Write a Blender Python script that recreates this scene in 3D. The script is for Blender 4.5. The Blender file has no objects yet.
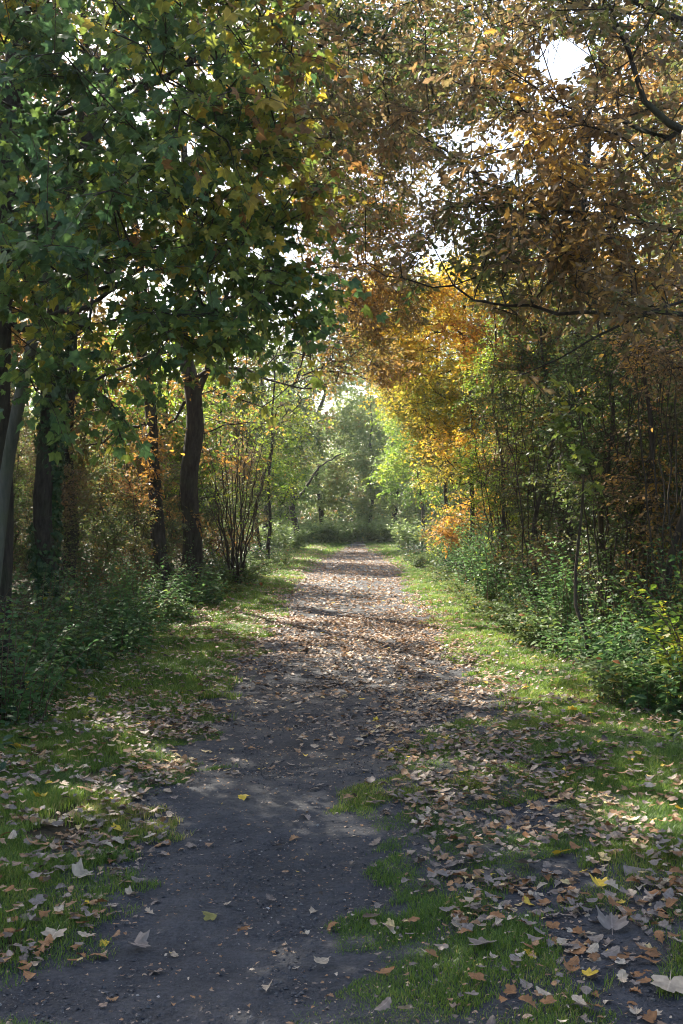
import bpy, math
import numpy as np

S = bpy.context.scene
COL = S.collection
rng = np.random.default_rng(11)
R = math.radians
HAZE = .00032

# ------------------------------------------------------------------ basics
CAM_Z, FPX, CX, CY = 1.6, 1138.0, 344.0, 515.0
SUN_AZ, SUN_EL = R(-33), R(41)            # azimuth measured from +Y, towards +X
SUN_DIR = np.array([math.sin(SUN_AZ) * math.cos(SUN_EL), math.cos(SUN_AZ) * math.cos(SUN_EL), math.sin(SUN_EL)])


def W(px, py, Y):
    """a point of the wood at distance Y that the photograph shows at px, py"""
    return np.array([(px - CX) / FPX * Y, Y, CAM_Z - (py - CY) / FPX * Y])


def sstep(a, b, x):
    t = np.clip((x - a) / (b - a), 0, 1)
    return t * t * (3 - 2 * t)


class Noise:
    def __init__(self, seed, n=9):
        r = np.random.default_rng(seed)
        self.k = r.normal(size=(n, 3))
        self.k /= np.linalg.norm(self.k, axis=1)[:, None]
        self.k *= r.uniform(0.6, 1.8, n)[:, None]
        self.p = r.uniform(0, 6.28, n)
        self.n = n

    def __call__(self, p, wavelength):
        a = p @ (self.k.T * (2 * math.pi / wavelength)) + self.p
        return np.sin(a).sum(1) / math.sqrt(self.n / 2)      # about unit variance


N1, N2, N3, N4 = Noise(1), Noise(2), Noise(3), Noise(4)


def n2(nz, x, y, wl):
    x = np.asarray(x, float); y = np.asarray(y, float)
    p = np.stack([x.ravel(), y.ravel(), np.zeros(x.size)], 1)
    return nz(p, wl).reshape(x.shape)


PATH_C = lambda y: 0.1 + 0.35 * sstep(18, 45, y) + 0.35 * sstep(45, 70, y)
PATH_H = lambda y: 1.17 - 0.25 * sstep(8, 4, y) * 0 + 0.1 * sstep(15, 30, y) - 0.85 * sstep(34, 60, y)


def gz(x, y):
    x = np.asarray(x, float); y = np.asarray(y, float)
    d = np.abs(x - PATH_C(y))
    z = 0.018 * n2(N1, x, y, 4.0) + 0.012 * n2(N2, x, y, 1.7) * sstep(30, 12, y)
    z = z + 0.055 * sstep(1.1, 1.7, d) + 0.12 * sstep(2.4, 5.0, d) + 0.06 * n2(N3, x, y, 9.0) * sstep(3, 8, d)
    z = z - 0.022 * np.exp(-((x + 0.4) / 0.5) ** 2) * sstep(14, 7, y) - 0.02 * np.exp(-((x - 0.98) / 0.2) ** 2) * sstep(7, 5, y)
    return z


# ------------------------------------------------------------------ materials
def new_mat(name):
    m = bpy.data.materials.new(name); m.use_nodes = True
    nt = m.node_tree; nt.nodes.clear()
    out = nt.nodes.new('ShaderNodeOutputMaterial')
    return m, nt, out


def ramp(nt, stops):
    r = nt.nodes.new('ShaderNodeValToRGB')
    e = r.color_ramp.elements
    while len(e) > 1: e.remove(e[-1])
    e[0].position = stops[0][0]; e[0].color = (*stops[0][1], 1)
    for p, c in stops[1:]:
        k = e.new(p); k.color = (*c, 1)
    return r


def leaf_mat(name, stops, trans=0.42, boost=2.0, rough=0.5, spec=0.35, vein=True, blotch=0.25):
    """leaf: colour from the leaf's own tint, blotches, veins, light passing through"""
    m, nt, out = new_mat(name)
    L = nt.links.new
    at = nt.nodes.new('ShaderNodeAttribute'); at.attribute_name = 'tint'
    r = ramp(nt, stops); L(at.outputs['Fac'], r.inputs[0])
    uv = nt.nodes.new('ShaderNodeUVMap')
    nz = nt.nodes.new('ShaderNodeTexNoise'); nz.inputs['Scale'].default_value = 3.0; nz.inputs['Detail'].default_value = 3
    ad = nt.nodes.new('ShaderNodeVectorMath'); ad.operation = 'ADD'
    mu = nt.nodes.new('ShaderNodeVectorMath'); mu.operation = 'SCALE'; mu.inputs['Scale'].default_value = 91.0
    cb = nt.nodes.new('ShaderNodeCombineXYZ'); L(at.outputs['Fac'], cb.inputs[0]); L(at.outputs['Fac'], cb.inputs[2])
    L(cb.outputs[0], mu.inputs[0]); L(uv.outputs[0], ad.inputs[0]); L(mu.outputs[0], ad.inputs[1]); L(ad.outputs[0], nz.inputs['Vector'])
    mr = nt.nodes.new('ShaderNodeMapRange'); mr.inputs[1].default_value = 0.35; mr.inputs[2].default_value = 0.7
    mr.inputs[3].default_value = 1 - blotch; mr.inputs[4].default_value = 1 + blotch
    L(nz.outputs['Fac'], mr.inputs[0])
    mx = nt.nodes.new('ShaderNodeVectorMath'); mx.operation = 'SCALE'
    L(r.outputs[0], mx.inputs[0]); L(mr.outputs[0], mx.inputs['Scale'])
    col = mx.outputs[0]
    if vein:
        sp = nt.nodes.new('ShaderNodeSeparateXYZ'); L(uv.outputs[0], sp.inputs[0])
        ab = nt.nodes.new('ShaderNodeMath'); ab.operation = 'ABSOLUTE'; L(sp.outputs[0], ab.inputs[0])
        m2 = nt.nodes.new('ShaderNodeMapRange'); m2.inputs[1].default_value = 0.012; m2.inputs[2].default_value = 0.03
        m2.inputs[3].default_value = 1.35; m2.inputs[4].default_value = 1.0; L(ab.outputs[0], m2.inputs[0])
        my = nt.nodes.new('ShaderNodeVectorMath'); my.operation = 'SCALE'; L(col, my.inputs[0]); L(m2.outputs[0], my.inputs['Scale'])
        col = my.outputs[0]
    pb = nt.nodes.new('ShaderNodeBsdfPrincipled'); L(col, pb.inputs['Base Color'])
    pb.inputs['Roughness'].default_value = rough; pb.inputs['Specular IOR Level'].default_value = spec
    tr = nt.nodes.new('ShaderNodeBsdfTranslucent')
    tb = nt.nodes.new('ShaderNodeVectorMath'); tb.operation = 'SCALE'; tb.inputs['Scale'].default_value = boost
    L(col, tb.inputs[0]); L(tb.outputs[0], tr.inputs['Color'])
    ms = nt.nodes.new('ShaderNodeMixShader'); ms.inputs[0].default_value = trans
    L(pb.outputs[0], ms.inputs[1]); L(tr.outputs[0], ms.inputs[2]); L(ms.outputs[0], out.inputs[0])
    return m


def bark_mat(name, c0, c1, moss=0.3, scale=14.0):
    m, nt, out = new_mat(name); L = nt.links.new
    tc = nt.nodes.new('ShaderNodeTexCoord')
    mp = nt.nodes.new('ShaderNodeMapping'); mp.inputs['Scale'].default_value = (1, 1, 0.22); L(tc.outputs['Object'], mp.inputs[0])
    nz = nt.nodes.new('ShaderNodeTexNoise'); nz.inputs['Scale'].default_value = scale; nz.inputs['Detail'].default_value = 6; nz.inputs['Roughness'].default_value = 0.7
    L(mp.outputs[0], nz.inputs['Vector'])
    r = ramp(nt, [(0.3, c0), (0.7, c1)]); L(nz.outputs['Fac'], r.inputs[0])
    n3 = nt.nodes.new('ShaderNodeTexNoise'); n3.inputs['Scale'].default_value = 2.2; n3.inputs['Detail'].default_value = 4; L(tc.outputs['Object'], n3.inputs['Vector'])
    r2 = ramp(nt, [(0.5, (0, 0, 0)), (0.66, (moss, moss, moss))]); L(n3.outputs['Fac'], r2.inputs[0])
    mx = nt.nodes.new('ShaderNodeMix'); mx.data_type = 'RGBA'; L(r2.outputs[0], mx.inputs[0]); L(r.outputs[0], mx.inputs[6]); mx.inputs[7].default_value = (0.07, 0.09, 0.035, 1)
    pb = nt.nodes.new('ShaderNodeBsdfPrincipled'); pb.inputs['Roughness'].default_value = 0.9; pb.inputs['Specular IOR Level'].default_value = 0.15
    L(mx.outputs[2], pb.inputs['Base Color'])
    bp = nt.nodes.new('ShaderNodeBump'); bp.inputs['Strength'].default_value = 0.9; bp.inputs['Distance'].default_value = 0.03
    L(nz.outputs['Fac'], bp.inputs['Height']); L(bp.outputs[0], pb.inputs['Normal']); L(pb.outputs[0], out.inputs[0])
    return m


M = {}
M['maple'] = leaf_mat('maple_leaf_green', [(0, (.035, .075, .035)), (.4, (.06, .115, .035)), (.65, (.12, .165, .03)), (.84, (.26, .24, .03)), (.95, (.36, .25, .03)), (1, (.20, .10, .03))], trans=0.42, boost=1.7)
M['oak'] = leaf_mat('oak_leaf_brown', [(0, (.06, .10, .025)), (.22, (.12, .13, .035)), (.4, (.16, .125, .05)), (.62, (.19, .125, .065)), (.82, (.28, .16, .05)), (1, (.48, .29, .05))], trans=0.40, boost=1.6)
M['copper'] = leaf_mat('oak_leaf_copper', [(0, (.09, .11, .025)), (.25, (.17, .12, .03)), (.55, (.23, .135, .04)), (.82, (.36, .18, .03)), (1, (.48, .28, .04))], trans=0.42, boost=1.6)
M['gold'] = leaf_mat('leaf_gold', [(0, (.16, .20, .025)), (.3, (.34, .30, .03)), (.6, (.50, .33, .035)), (.85, (.52, .25, .03)), (1, (.32, .13, .03))], trans=0.5, boost=1.5)
M['lime'] = leaf_mat('leaf_yellow_green', [(0, (.07, .13, .02)), (.4, (.15, .23, .025)), (.75, (.30, .32, .03)), (1, (.42, .28, .04))], trans=0.48, boost=1.7)
M['olive'] = leaf_mat('leaf_olive', [(0, (.035, .07, .024)), (.4, (.065, .10, .028)), (.7, (.12, .13, .035)), (.9, (.21, .15, .035)), (1, (.22, .10, .03))], trans=0.42, boost=1.7)
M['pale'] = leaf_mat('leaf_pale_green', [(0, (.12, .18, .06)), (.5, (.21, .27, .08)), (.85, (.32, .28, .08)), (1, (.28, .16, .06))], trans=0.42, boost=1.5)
M['nettle'] = leaf_mat('nettle_leaf', [(0, (.045, .10, .035)), (.5, (.075, .15, .045)), (.85, (.13, .20, .045)), (1, (.26, .23, .03))], trans=0.35, boost=1.7, rough=0.6, spec=0.15)
M['bramble'] = leaf_mat('bramble_leaf', [(0, (.05, .085, .03)), (.5, (.085, .13, .035)), (.88, (.14, .18, .04)), (.94, (.28, .20, .03)), (1, (.26, .10, .03))], trans=0.32, boost=1.7, rough=0.6, spec=0.15)
M['ivy'] = leaf_mat('ivy_leaf', [(0, (.02, .05, .02)), (.7, (.04, .08, .025)), (1, (.07, .11, .03))], trans=0.22, boost=1.6, rough=0.5, spec=0.3)
M['bark'] = bark_mat('bark_dark', (.018, .015, .012), (.075, .062, .048), scale=20)
M['bark_grey'] = bark_mat('bark_pale_grey', (.05, .052, .04), (.125, .12, .09), moss=0.5, scale=9)
M['twig'] = bark_mat('twig_bark', (.045, .034, .026), (.10, .078, .058), moss=0.15)
M['cane'] = bark_mat('cane_bark', (.08, .05, .035), (.16, .11, .07), moss=0.3)

# ------------------------------------------------------------------ mesh helpers
def make_mesh(name, V, quads=None, tris=None, mat=None, tint=None, uv=None, smooth=False):
    """V (n,3); quads (a,4), tris (b,3); tint per vertex; uv per vertex"""
    me = bpy.data.meshes.new(name)
    V = np.ascontiguousarray(V, np.float32)
    loops, starts, tot = [], [], 0
    if quads is not None and len(quads):
        q = np.asarray(quads, np.int32); loops.append(q.ravel()); starts.append(np.arange(len(q)) * 4); tot = len(q) * 4
    if tris is not None and len(tris):
        t = np.asarray(tris, np.int32); loops.append(t.ravel()); starts.append(tot + np.arange(len(t)) * 3)
    lo = np.concatenate(loops).astype(np.int32); st = np.concatenate(starts).astype(np.int32)
    me.vertices.add(len(V)); me.vertices.foreach_set('co', V.ravel())
    me.loops.add(len(lo)); me.loops.foreach_set('vertex_index', lo)
    me.polygons.add(len(st)); me.polygons.foreach_set('loop_start', st)
    if uv is not None:
        u = me.uv_layers.new(name='UVMap')
        u.data.foreach_set('uv', np.ascontiguousarray(uv, np.float32)[lo].ravel())
    if tint is not None:
        a = me.attributes.new('tint', 'FLOAT', 'POINT'); a.data.foreach_set('value', np.ascontiguousarray(tint, np.float32))
    me.update(calc_edges=True)
    me.polygons.foreach_set('use_smooth', np.full(len(st), bool(smooth)))
    if mat: me.materials.append(mat)
    return me


def obj(name, me, parent=None):
    o = bpy.data.objects.new(name, me); COL.objects.link(o)
    if parent is not None: o.parent = parent
    return o


def tag(o, label=None, cat=None, group=None, kind=None):
    if label: o['label'] = label
    if cat: o['category'] = cat
    if group: o['group'] = group
    if kind: o['kind'] = kind
    return o


def thing(name, loc, label, cat, group=None):
    o = bpy.data.objects.new(name, None); COL.objects.link(o)
    o.location = [float(v) for v in loc]; o.empty_display_size = 0.2
    return tag(o, label, cat, group)


def dup(root, loc, rz=0.0, sc=1.0, label=None, group=None):
    r = root.copy(); COL.objects.link(r)
    r.location = [float(v) for v in loc]; r.rotation_euler = (0, 0, rz)
    r.scale = (sc, sc, sc) if np.isscalar(sc) else tuple(sc)
    if label: r['label'] = label
    if group: r['group'] = group
    for ch in list(root.children):
        c = ch.copy(); COL.objects.link(c); c.parent = r
        for g in ch.children:
            d = g.copy(); COL.objects.link(d); d.parent = c
    return r


# ------------------------------------------------------------------ leaves
def strip_leaf(ts, ws, curl=0.15, fold=0.25, stalk=0.0):
    """a leaf of given half widths along its midrib; base at the origin, tip at +Y"""
    ts, ws = np.array(ts, float), np.array(ws, float)
    n = len(ts); V = []
    for t, w in zip(ts, ws):
        for s in (-1, 0, 1):
            V.append((s * w, t, fold * w * abs(s) - curl * t * t))
    Q = []
    for i in range(n - 1):
        a = i * 3
        Q += [(a, a + 1, a + 4, a + 3), (a + 1, a + 2, a + 5, a + 4)]
    V = np.array(V)
    if stalk:
        k = len(V)
        V = np.vstack([V, [(-.012, 0.02, 0), (.012, 0.02, 0), (.008, -stalk, .03), (-.008, -stalk, .03)]])
        Q.append((k, k + 1, k + 2, k + 3))
    return V, np.array(Q), np.zeros((0, 3), int)


def palm_leaf(curl=0.25, cup=0.15, full=False, seed=0, stalk=0.0):
    """a five-lobed leaf; the stalk meets the blade at the origin"""
    r = np.random.default_rng(seed)
    if full:
        ang = [0, 9, 16, 27, 38, 50, 60, 74, 92, 104, 122, 150]
        rad = [.74, .60, .62, .44, .58, .68, .52, .42, .50, .44, .30, .18]
    else:
        ang = [0, 26, 50, 74, 102, 140]
        rad = [.74, .47, .66, .40, .48, .18]
    A = [-a for a in ang[:0:-1]] + ang
    D = rad[:0:-1] + rad
    V = [(0, 0.0, 0)]
    for a, d in zip(A, D):
        d *= r.uniform(.9, 1.1)
        x, y = math.sin(R(a)) * d, math.cos(R(a)) * d
        V.append((x, y, 0))
    V = np.array(V)
    V[:, 2] = -curl * (V[:, 0] ** 2 + 0.8 * V[:, 1] ** 2) + cup * np.abs(V[:, 0]) * 0.6
    n = len(A)
    T = [(0, i + 2, i + 1) for i in range(n - 1)]
    Q = np.zeros((0, 4), int)
    if stalk:
        k = len(V)
        V = np.vstack([V, [(-.012, 0.02, 0), (.012, 0.02, 0), (.008, -stalk, .03), (-.008, -stalk, .03)]])
        Q = np.array([(k, k + 1, k + 2, k + 3)])
    return V, Q, np.array(T)


OAK_HI = ([0, .10, .22, .32, .45, .54, .68, .77, .90, 1.0], [.02, .09, .20, .15, .28, .21, .31, .22, .17, .03])
LEAF = {
    'maple': [palm_leaf(.30, .1, seed=1), palm_leaf(.10, .3, seed=2), palm_leaf(.45, -.1, seed=3)],
    'oak': [strip_leaf([0, .25, .40, .72, 1], [.02, .19, .13, .27, .03], .22, .3), strip_leaf([0, .28, .42, .70, 1], [.02, .20, .15, .28, .02], -.1, .5),
            strip_leaf([0, .3, .45, .7, 1], [.02, .18, .12, .25, .02], .5, .1)],
    'ovate': [strip_leaf([0, .35, .7, 1], [.02, .30, .24, .0], .25, .25), strip_leaf([0, .35, .7, 1], [.02, .27, .2, .0], .05, .5)],
    'kite': [strip_leaf([0, .45, 1], [.02, .30, .02], .15, .35), strip_leaf([0, .5, 1], [.02, .26, .02], -.1, .15)],
    'long': [strip_leaf([0, .3, .65, 1], [.02, .22, .17, .0], .25, .2)],
}


def scatter(tpls, P, D, Nn, size, tint, pick=None):
    """set one leaf per row: position, tip direction, upper side, length, tint"""
    Vs, Qs, Ts, Ti, U = [], [], [], [], []
    D = D / np.linalg.norm(D, axis=1)[:, None]
    X = np.cross(D, Nn); X /= np.maximum(np.linalg.norm(X, axis=1)[:, None], 1e-6)
    Z = np.cross(X, D)
    if pick is None: pick = rng.integers(0, len(tpls), len(P))
    base = 0
    for k, (V, Q, T) in enumerate(tpls):
        i = np.nonzero(pick == k)[0]
        if not len(i): continue
        s = size[i][:, None, None]
        w = P[i][:, None, :] + s * (V[None, :, 0:1] * X[i][:, None, :] + V[None, :, 1:2] * D[i][:, None, :] + V[None, :, 2:3] * Z[i][:, None, :])
        off = base + np.arange(len(i))[:, None, None] * len(V)
        Vs.append(w.reshape(-1, 3))
        if len(Q): Qs.append((Q[None] + off).reshape(-1, 4))
        if len(T): Ts.append((T[None] + off).reshape(-1, 3))
        Ti.append(np.repeat(tint[i], len(V))); U.append(np.tile(V[:, :2], (len(i), 1)))
        base += len(i) * len(V)
    return dict(V=np.concatenate(Vs), quads=np.concatenate(Qs) if Qs else None, tris=np.concatenate(Ts) if Ts else None,
                tint=np.concatenate(Ti), uv=np.concatenate(U))


# where sunlight comes through to the ground: x, y, half width, half length, share of leaves missing
LIT = [(1.65, 13.5, .6, 4.2, .9), (1.6, 20, .8, 5, .85), (1.75, 5.9, .42, .8, .95), (.62, 6.5, .2, .9, .75), (-.1, 10.2, .6, .4, .7),
       (-1.45, 12.8, .5, .7, .75), (.3, 25, 1.4, 9, .6), (.4, 44, 2.6, 14, .85), (.2, 15.5, .8, .9, .5), (-1.6, 26, .6, 5, .6), (2.8, 15, .8, 6, .75), (2.7, 10, .5, 1.6, .5), (3.0, 28, 1.6, 8, .8)]


def lit_share(P):
    h = P[:, 2]
    g = P[:, :2] - SUN_DIR[None, :2] * (h / SUN_DIR[2])[:, None]
    p = np.zeros(len(P))
    for x, y, a, b, s in LIT:
        q = ((g[:, 0] - x) / a) ** 2 + ((g[:, 1] - y) / b) ** 2
        p = np.maximum(p, s * sstep(1.25, .7, q))
    return p


def in_corridor(P):
    x, y, z = P.T
    c = PATH_C(y)
    top = np.minimum(3.9, 1.75 + 0.108 * y)
    w = 1.75 + 0.25 * n2(N3, y, z, 3.0) - 0.25 * sstep(1.5, 3.8, z)
    return (np.abs(x - c) < w) & (z < top + 0.25 * n2(N2, x, y, 2.0)) & (y > 9) & (y < 62)


GAPS = [(562, 58, 30, 22, 1.0), (452, 135, 22, 12, .6), (500, 175, 34, 12, .6), (350, 472, 38, 56, 1.0), (130, 275, 30, 22, .4), (110, 300, 10, 50, .5), (190, 150, 12, 14, .6), (130, 225, 14, 10, .6), (255, 250, 10, 12, .6)]   # openings to the sky


def open_view(P, far=50):
    p = np.zeros(len(P)); y = P[:, 1]
    ok = (y > 3) & (y < far)
    px = CX + FPX * P[:, 0] / np.maximum(y, .1); py = CY - FPX * (P[:, 2] - CAM_Z) / np.maximum(y, .1)
    for a, b, c, d, s in GAPS:
        q = ((px - a) / c) ** 2 + ((py - b) / d) ** 2
        p = np.maximum(p, np.where(ok, s * sstep(1.3, .6, q), 0))
    return p


def sample_blob(b, n):
    """b = (centre, (rx, ry, rz))"""
    c, r = b
    u = rng.normal(size=(n, 3)); u /= np.linalg.norm(u, axis=1)[:, None]
    u *= rng.random(n)[:, None] ** (1 / 2.6)
    return np.asarray(c) + u * np.asarray(r)


# ------------------------------------------------------------------ wood
class Wood:
    def __init__(self, trunk, step=0.28, wob=0.02):
        """trunk rows x, y, z, radius"""
        t = np.array(trunk, float)
        s = np.concatenate([[0], np.cumsum(np.linalg.norm(np.diff(t[:, :3], axis=0), axis=1))])
        n = max(3, int(s[-1] / step))
        q = np.linspace(0, s[-1], n)
        # smooth interpolation through the rows
        P = np.stack([np.interp(q, s, t[:, k]) for k in range(4)], 1)
        if n > 8:
            for _ in range(3): P[1:-1] = .5 * P[1:-1] + .25 * (P[:-2] + P[2:])
        P[2:, 0] += wob * N1(P[2:, :3] + t[0, 0], 2.5); P[2:, 1] += wob * N2(P[2:, :3] + t[0, 0], 2.5)
        self.p = [P[i, :3] for i in range(n)]; self.par = [i - 1 for i in range(n)]
        self.nt = n; self.tr = P[:, 3]; self.plen = [0.0] * n
        self.ends = []; self.fix = {}

    def bough(self, rows):
        """a heavy bough given by rows x, y, z, radius, leaving the trunk at its nearest node"""
        t = np.array(rows, float)
        s = np.concatenate([[0], np.cumsum(np.linalg.norm(np.diff(t[:, :3], axis=0), axis=1))])
        n = max(3, int(s[-1] / .22)); q = np.linspace(0, s[-1], n)
        P = np.stack([np.interp(q, s, t[:, k]) for k in range(4)], 1)
        for _ in range(2): P[1:-1] = .5 * P[1:-1] + .25 * (P[:-2] + P[2:])
        P[1:, :3] += rng.normal(size=(n - 1, 3)) * .025
        d = np.linalg.norm(np.array(self.p[:self.nt]) - P[0, :3], axis=1); prev = int(np.argmin(d))
        if d[prev] > .5:                                    # lead in from the trunk
            a = self.p[prev]; m = int(d[prev] / .3)
            P = np.vstack([[*(a + (P[0, :3] - a) * (k / m) + np.array([0, 0, .12 * d[prev] * math.sin(math.pi * k / m)])), P[0, 3]] for k in range(1, m)] + [P])
        for row in P:
            self.p.append(row[:3]); self.par.append(prev); self.plen.append(self.plen[prev] * .9 + .02)
            prev = len(self.p) - 1; self.fix[prev] = row[3]
        self.ends.append(prev)

    def grow(self, pts, first=0.25, seg=0.38, jit=0.06, sag=0.10, up=0.5, plw=0.42):
        """join every point to the nearest fitting wood"""
        k0 = int(self.nt * first)
        cap = 40 + len(self.p) + len(pts) * 14
        A = np.zeros((cap, 3)); PL = np.zeros(cap)
        m = len(self.p); A[:m] = self.p; PL[:m] = self.plen
        bad = np.zeros(cap, bool); bad[:k0] = True
        d0 = np.array([np.min(np.linalg.norm(A[k0:self.nt] - p, axis=1)) for p in pts]) if len(pts) else []
        for i in np.argsort(d0):
            p = pts[i]
            v = p - A[:m]; d = np.linalg.norm(v, axis=1)
            cost = d + plw * PL[:m] + up * np.maximum(0, -v[:, 2] - 0.15 * d) + 1e6 * bad[:m]
            j = int(np.argmin(cost)); L = d[j]
            if L < 0.05: continue
            n = max(1, int(round(L / seg))); prev = j; a = A[j].copy()
            side = rng.normal(size=3) * 0.10 * L
            for q in range(1, n + 1):
                if m >= cap: break
                f = q / n
                pos = a + (p - a) * f + (4 * f * (1 - f)) * (side * .6 + np.array([0, 0, sag * L]))
                if q < n: pos = pos + rng.normal(size=3) * jit
                self.p.append(pos); self.par.append(prev); A[m] = pos; PL[m] = PL[prev] + np.linalg.norm(pos - A[prev]); self.plen.append(PL[m])
                prev = m; m += 1
            self.ends.append(prev)
        return self

    def radii(self, tip=0.005, ex=2.35):
        n = len(self.p); acc = np.zeros(n); kids = [[] for _ in range(n)]
        for i in range(n):
            if self.par[i] >= 0: kids[self.par[i]].append(i)
        r = np.zeros(n)
        for i in range(n - 1, -1, -1):
            r[i] = max(tip, acc[i] ** (1 / ex)) if acc[i] > 0 else tip
            if i in self.fix: r[i] = self.fix[i] * .62
            if i < self.nt: r[i] = self.tr[i]
            elif self.par[i] < self.nt: r[i] = min(r[i], self.tr[self.par[i]] * 0.75)
            if self.par[i] >= 0: acc[self.par[i]] += r[i] ** ex
        # a branch is never thicker than the wood it grows from
        for i in range(self.nt, n): r[i] = min(r[i], r[self.par[i]])
        self.r = r; self.kids = kids
        return self

    def paths(self, start, stem):
        """chains of nodes from a start node; stem = node the chain leaves from"""
        out, todo = [], [(start, stem)]
        while todo:
            i, fr = todo.pop()
            ch = [fr] if fr is not None else []
            while True:
                ch.append(i)
                ks = [k for k in self.kids[i] if k >= self.nt]
                if not ks: break
                ks.sort(key=lambda k: -self.r[k])
                for k in ks[1:]: todo.append((k, i))
                i = ks[0]
            out.append(ch)
        return out

    def tubes(self, chains, origin, sides=5, knob=0.0):
        V, Q = [], []
        base = 0
        for ch in chains:
            P = np.array([self.p[i] for i in ch]); r = np.array([self.r[i] for i in ch])
            if len(ch) > 1 and ch[0] < self.nt <= ch[1]: r[0] = r[1] * 1.25
            elif len(ch) > 1 and ch[0] >= self.nt: r[0] = min(r[0], r[1] * 1.15)
            if len(P) < 2: continue
            ns = sides if r[0] > 0.02 else (4 if r[0] > 0.01 else 3)
            T = np.gradient(P, axis=0); T /= np.maximum(np.linalg.norm(T, axis=1)[:, None], 1e-6)
            ref = np.array([1.0, 0, 0]) if abs(T[0, 0]) < 0.8 else np.array([0, 1.0, 0])
            X = np.cross(T, ref); X /= np.maximum(np.linalg.norm(X, axis=1)[:, None], 1e-6)
            Yv = np.cross(T, X)
            a = np.arange(ns) * 2 * math.pi / ns
            rr = r[:, None] * np.ones(ns)
            if knob: rr = rr * (1 + knob * rng.normal(size=rr.shape))
            ring = P[:, None, :] + rr[..., None] * (np.cos(a)[None, :, None] * X[:, None, :] + np.sin(a)[None, :, None] * Yv[:, None, :])
            V.append((ring - origin).reshape(-1, 3))
            m = len(P); i = np.arange(m - 1)[:, None] * ns; j = np.arange(ns)[None]; j2 = (j + 1) % ns
            Q.append((base + np.stack([i + j, i + j2, i + ns + j2, i + ns + j], -1)).reshape(-1, 4))
            base += m * ns
        return np.concatenate(V), np.concatenate(Q)


def leafy_twigs(ends, wood, centre, n_tw, n_lf, tlen, lsize, tpl, tint0, tintv, droop=0.35, carve=True, upn=1.0, face=.55, tgrad=None):
    """short side twigs on the branch ends, with leaves along them; returns leaf arrays and twig tubes"""
    E = np.array([wood.p[i] for i in ends]); Pp = np.array([wood.p[max(wood.par[i], 0)] for i in ends])
    out = E - Pp; out /= np.maximum(np.linalg.norm(out, axis=1)[:, None], 1e-6)
    A = np.repeat(E, n_tw, 0); O = np.repeat(out, n_tw, 0); B = np.repeat(Pp, n_tw, 0)
    f = rng.random(len(A))[:, None] * .8
    A = A + (B - A) * f
    D = O * .7 + rng.normal(size=A.shape) * [.75, .75, .42] + [0, 0, -.02]
    D /= np.linalg.norm(D, axis=1)[:, None]
    ln = tlen * rng.uniform(.5, 1.25, len(A))
    # leaves
    k = np.tile(np.arange(n_lf), len(A)); ti = np.repeat(np.arange(len(A)), n_lf)
    ff = (k + rng.uniform(.2, 1, len(k))) / n_lf
    side = np.cross(D, [0, 0, 1.0]); side /= np.maximum(np.linalg.norm(side, axis=1)[:, None], 1e-6)
    P = A[ti] + D[ti] * (ln[ti] * ff)[:, None] + [0, 0, -1] * (0.35 * ln[ti] * ff ** 2)[:, None] * .5
    sg = np.where(k % 2 == 0, 1, -1)[:, None]
    d = D[ti] * .55 + side[ti] * sg * .8 + rng.normal(size=P.shape) * .35 + [0, 0, -droop]
    nn = np.array([0, 0, upn]) + rng.normal(size=P.shape) * face
    sz = lsize * rng.uniform(.45, 1.2, len(P))
    P = P + d / np.linalg.norm(d, axis=1)[:, None] * (sz * .25)[:, None]
    tt = np.clip(tint0 + tintv * (.55 * N4(P, 3.0) + .45 * rng.normal(size=len(P)) + .35 * rng.normal(size=len(A))[ti]), 0, 1)
    if tgrad: tt = np.clip(tt + sum(g * (P[:, a] - c) for a, c, g in tgrad), 0, 1)
    keep = np.ones(len(P), bool)
    if carve:
        keep &= rng.random(len(P)) > lit_share(P)
        keep &= rng.random(len(P)) > open_view(P)
        keep &= ~in_corridor(P)
    P, d, nn, sz, tt = P[keep], d[keep], nn[keep], sz[keep], tt[keep]
    S_ = scatter(LEAF[tpl], P, d, nn, sz, tt) if len(P) else None
    # twigs: thin three sided, kept only where leaves stayed
    kt = np.zeros(len(A), bool); np.logical_or.at(kt, ti, keep)
    return S_, (A[kt], D[kt], ln[kt])


def twig_tubes(A, D, ln, r0=0.0035):
    n = len(A)
    X = np.cross(D, [0.3, 0.2, 0.9]); X /= np.linalg.norm(X, axis=1)[:, None]; Y = np.cross(D, X)
    V = np.zeros((n, 3, 3, 3))
    for s, (f, rr) in enumerate([(0, 1), (.5, .8), (1, .3)]):
        c = A + D * (ln * f)[:, None] + np.array([0, 0, -.175]) * (ln * f * f)[:, None]
        for a in range(3):
            t = a * 2.0944
            V[:, s, a] = c + (X * math.cos(t) + Y * math.sin(t)) * r0 * rr
    Q = []
    for s in range(2):
        for a in range(3):
            b = (a + 1) % 3
            Q.append([s * 3 + a, s * 3 + b, s * 3 + 3 + b, s * 3 + 3 + a])
    Q = (np.array(Q)[None] + (np.arange(n) * 9)[:, None, None]).reshape(-1, 4)
    return V.reshape(-1, 3), Q


def merge_q(parts):
    V, Q, b = [], [], 0
    for v, q in parts:
        V.append(v); Q.append(q + b); b += len(v)
    return np.concatenate(V), np.concatenate(Q)


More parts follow.
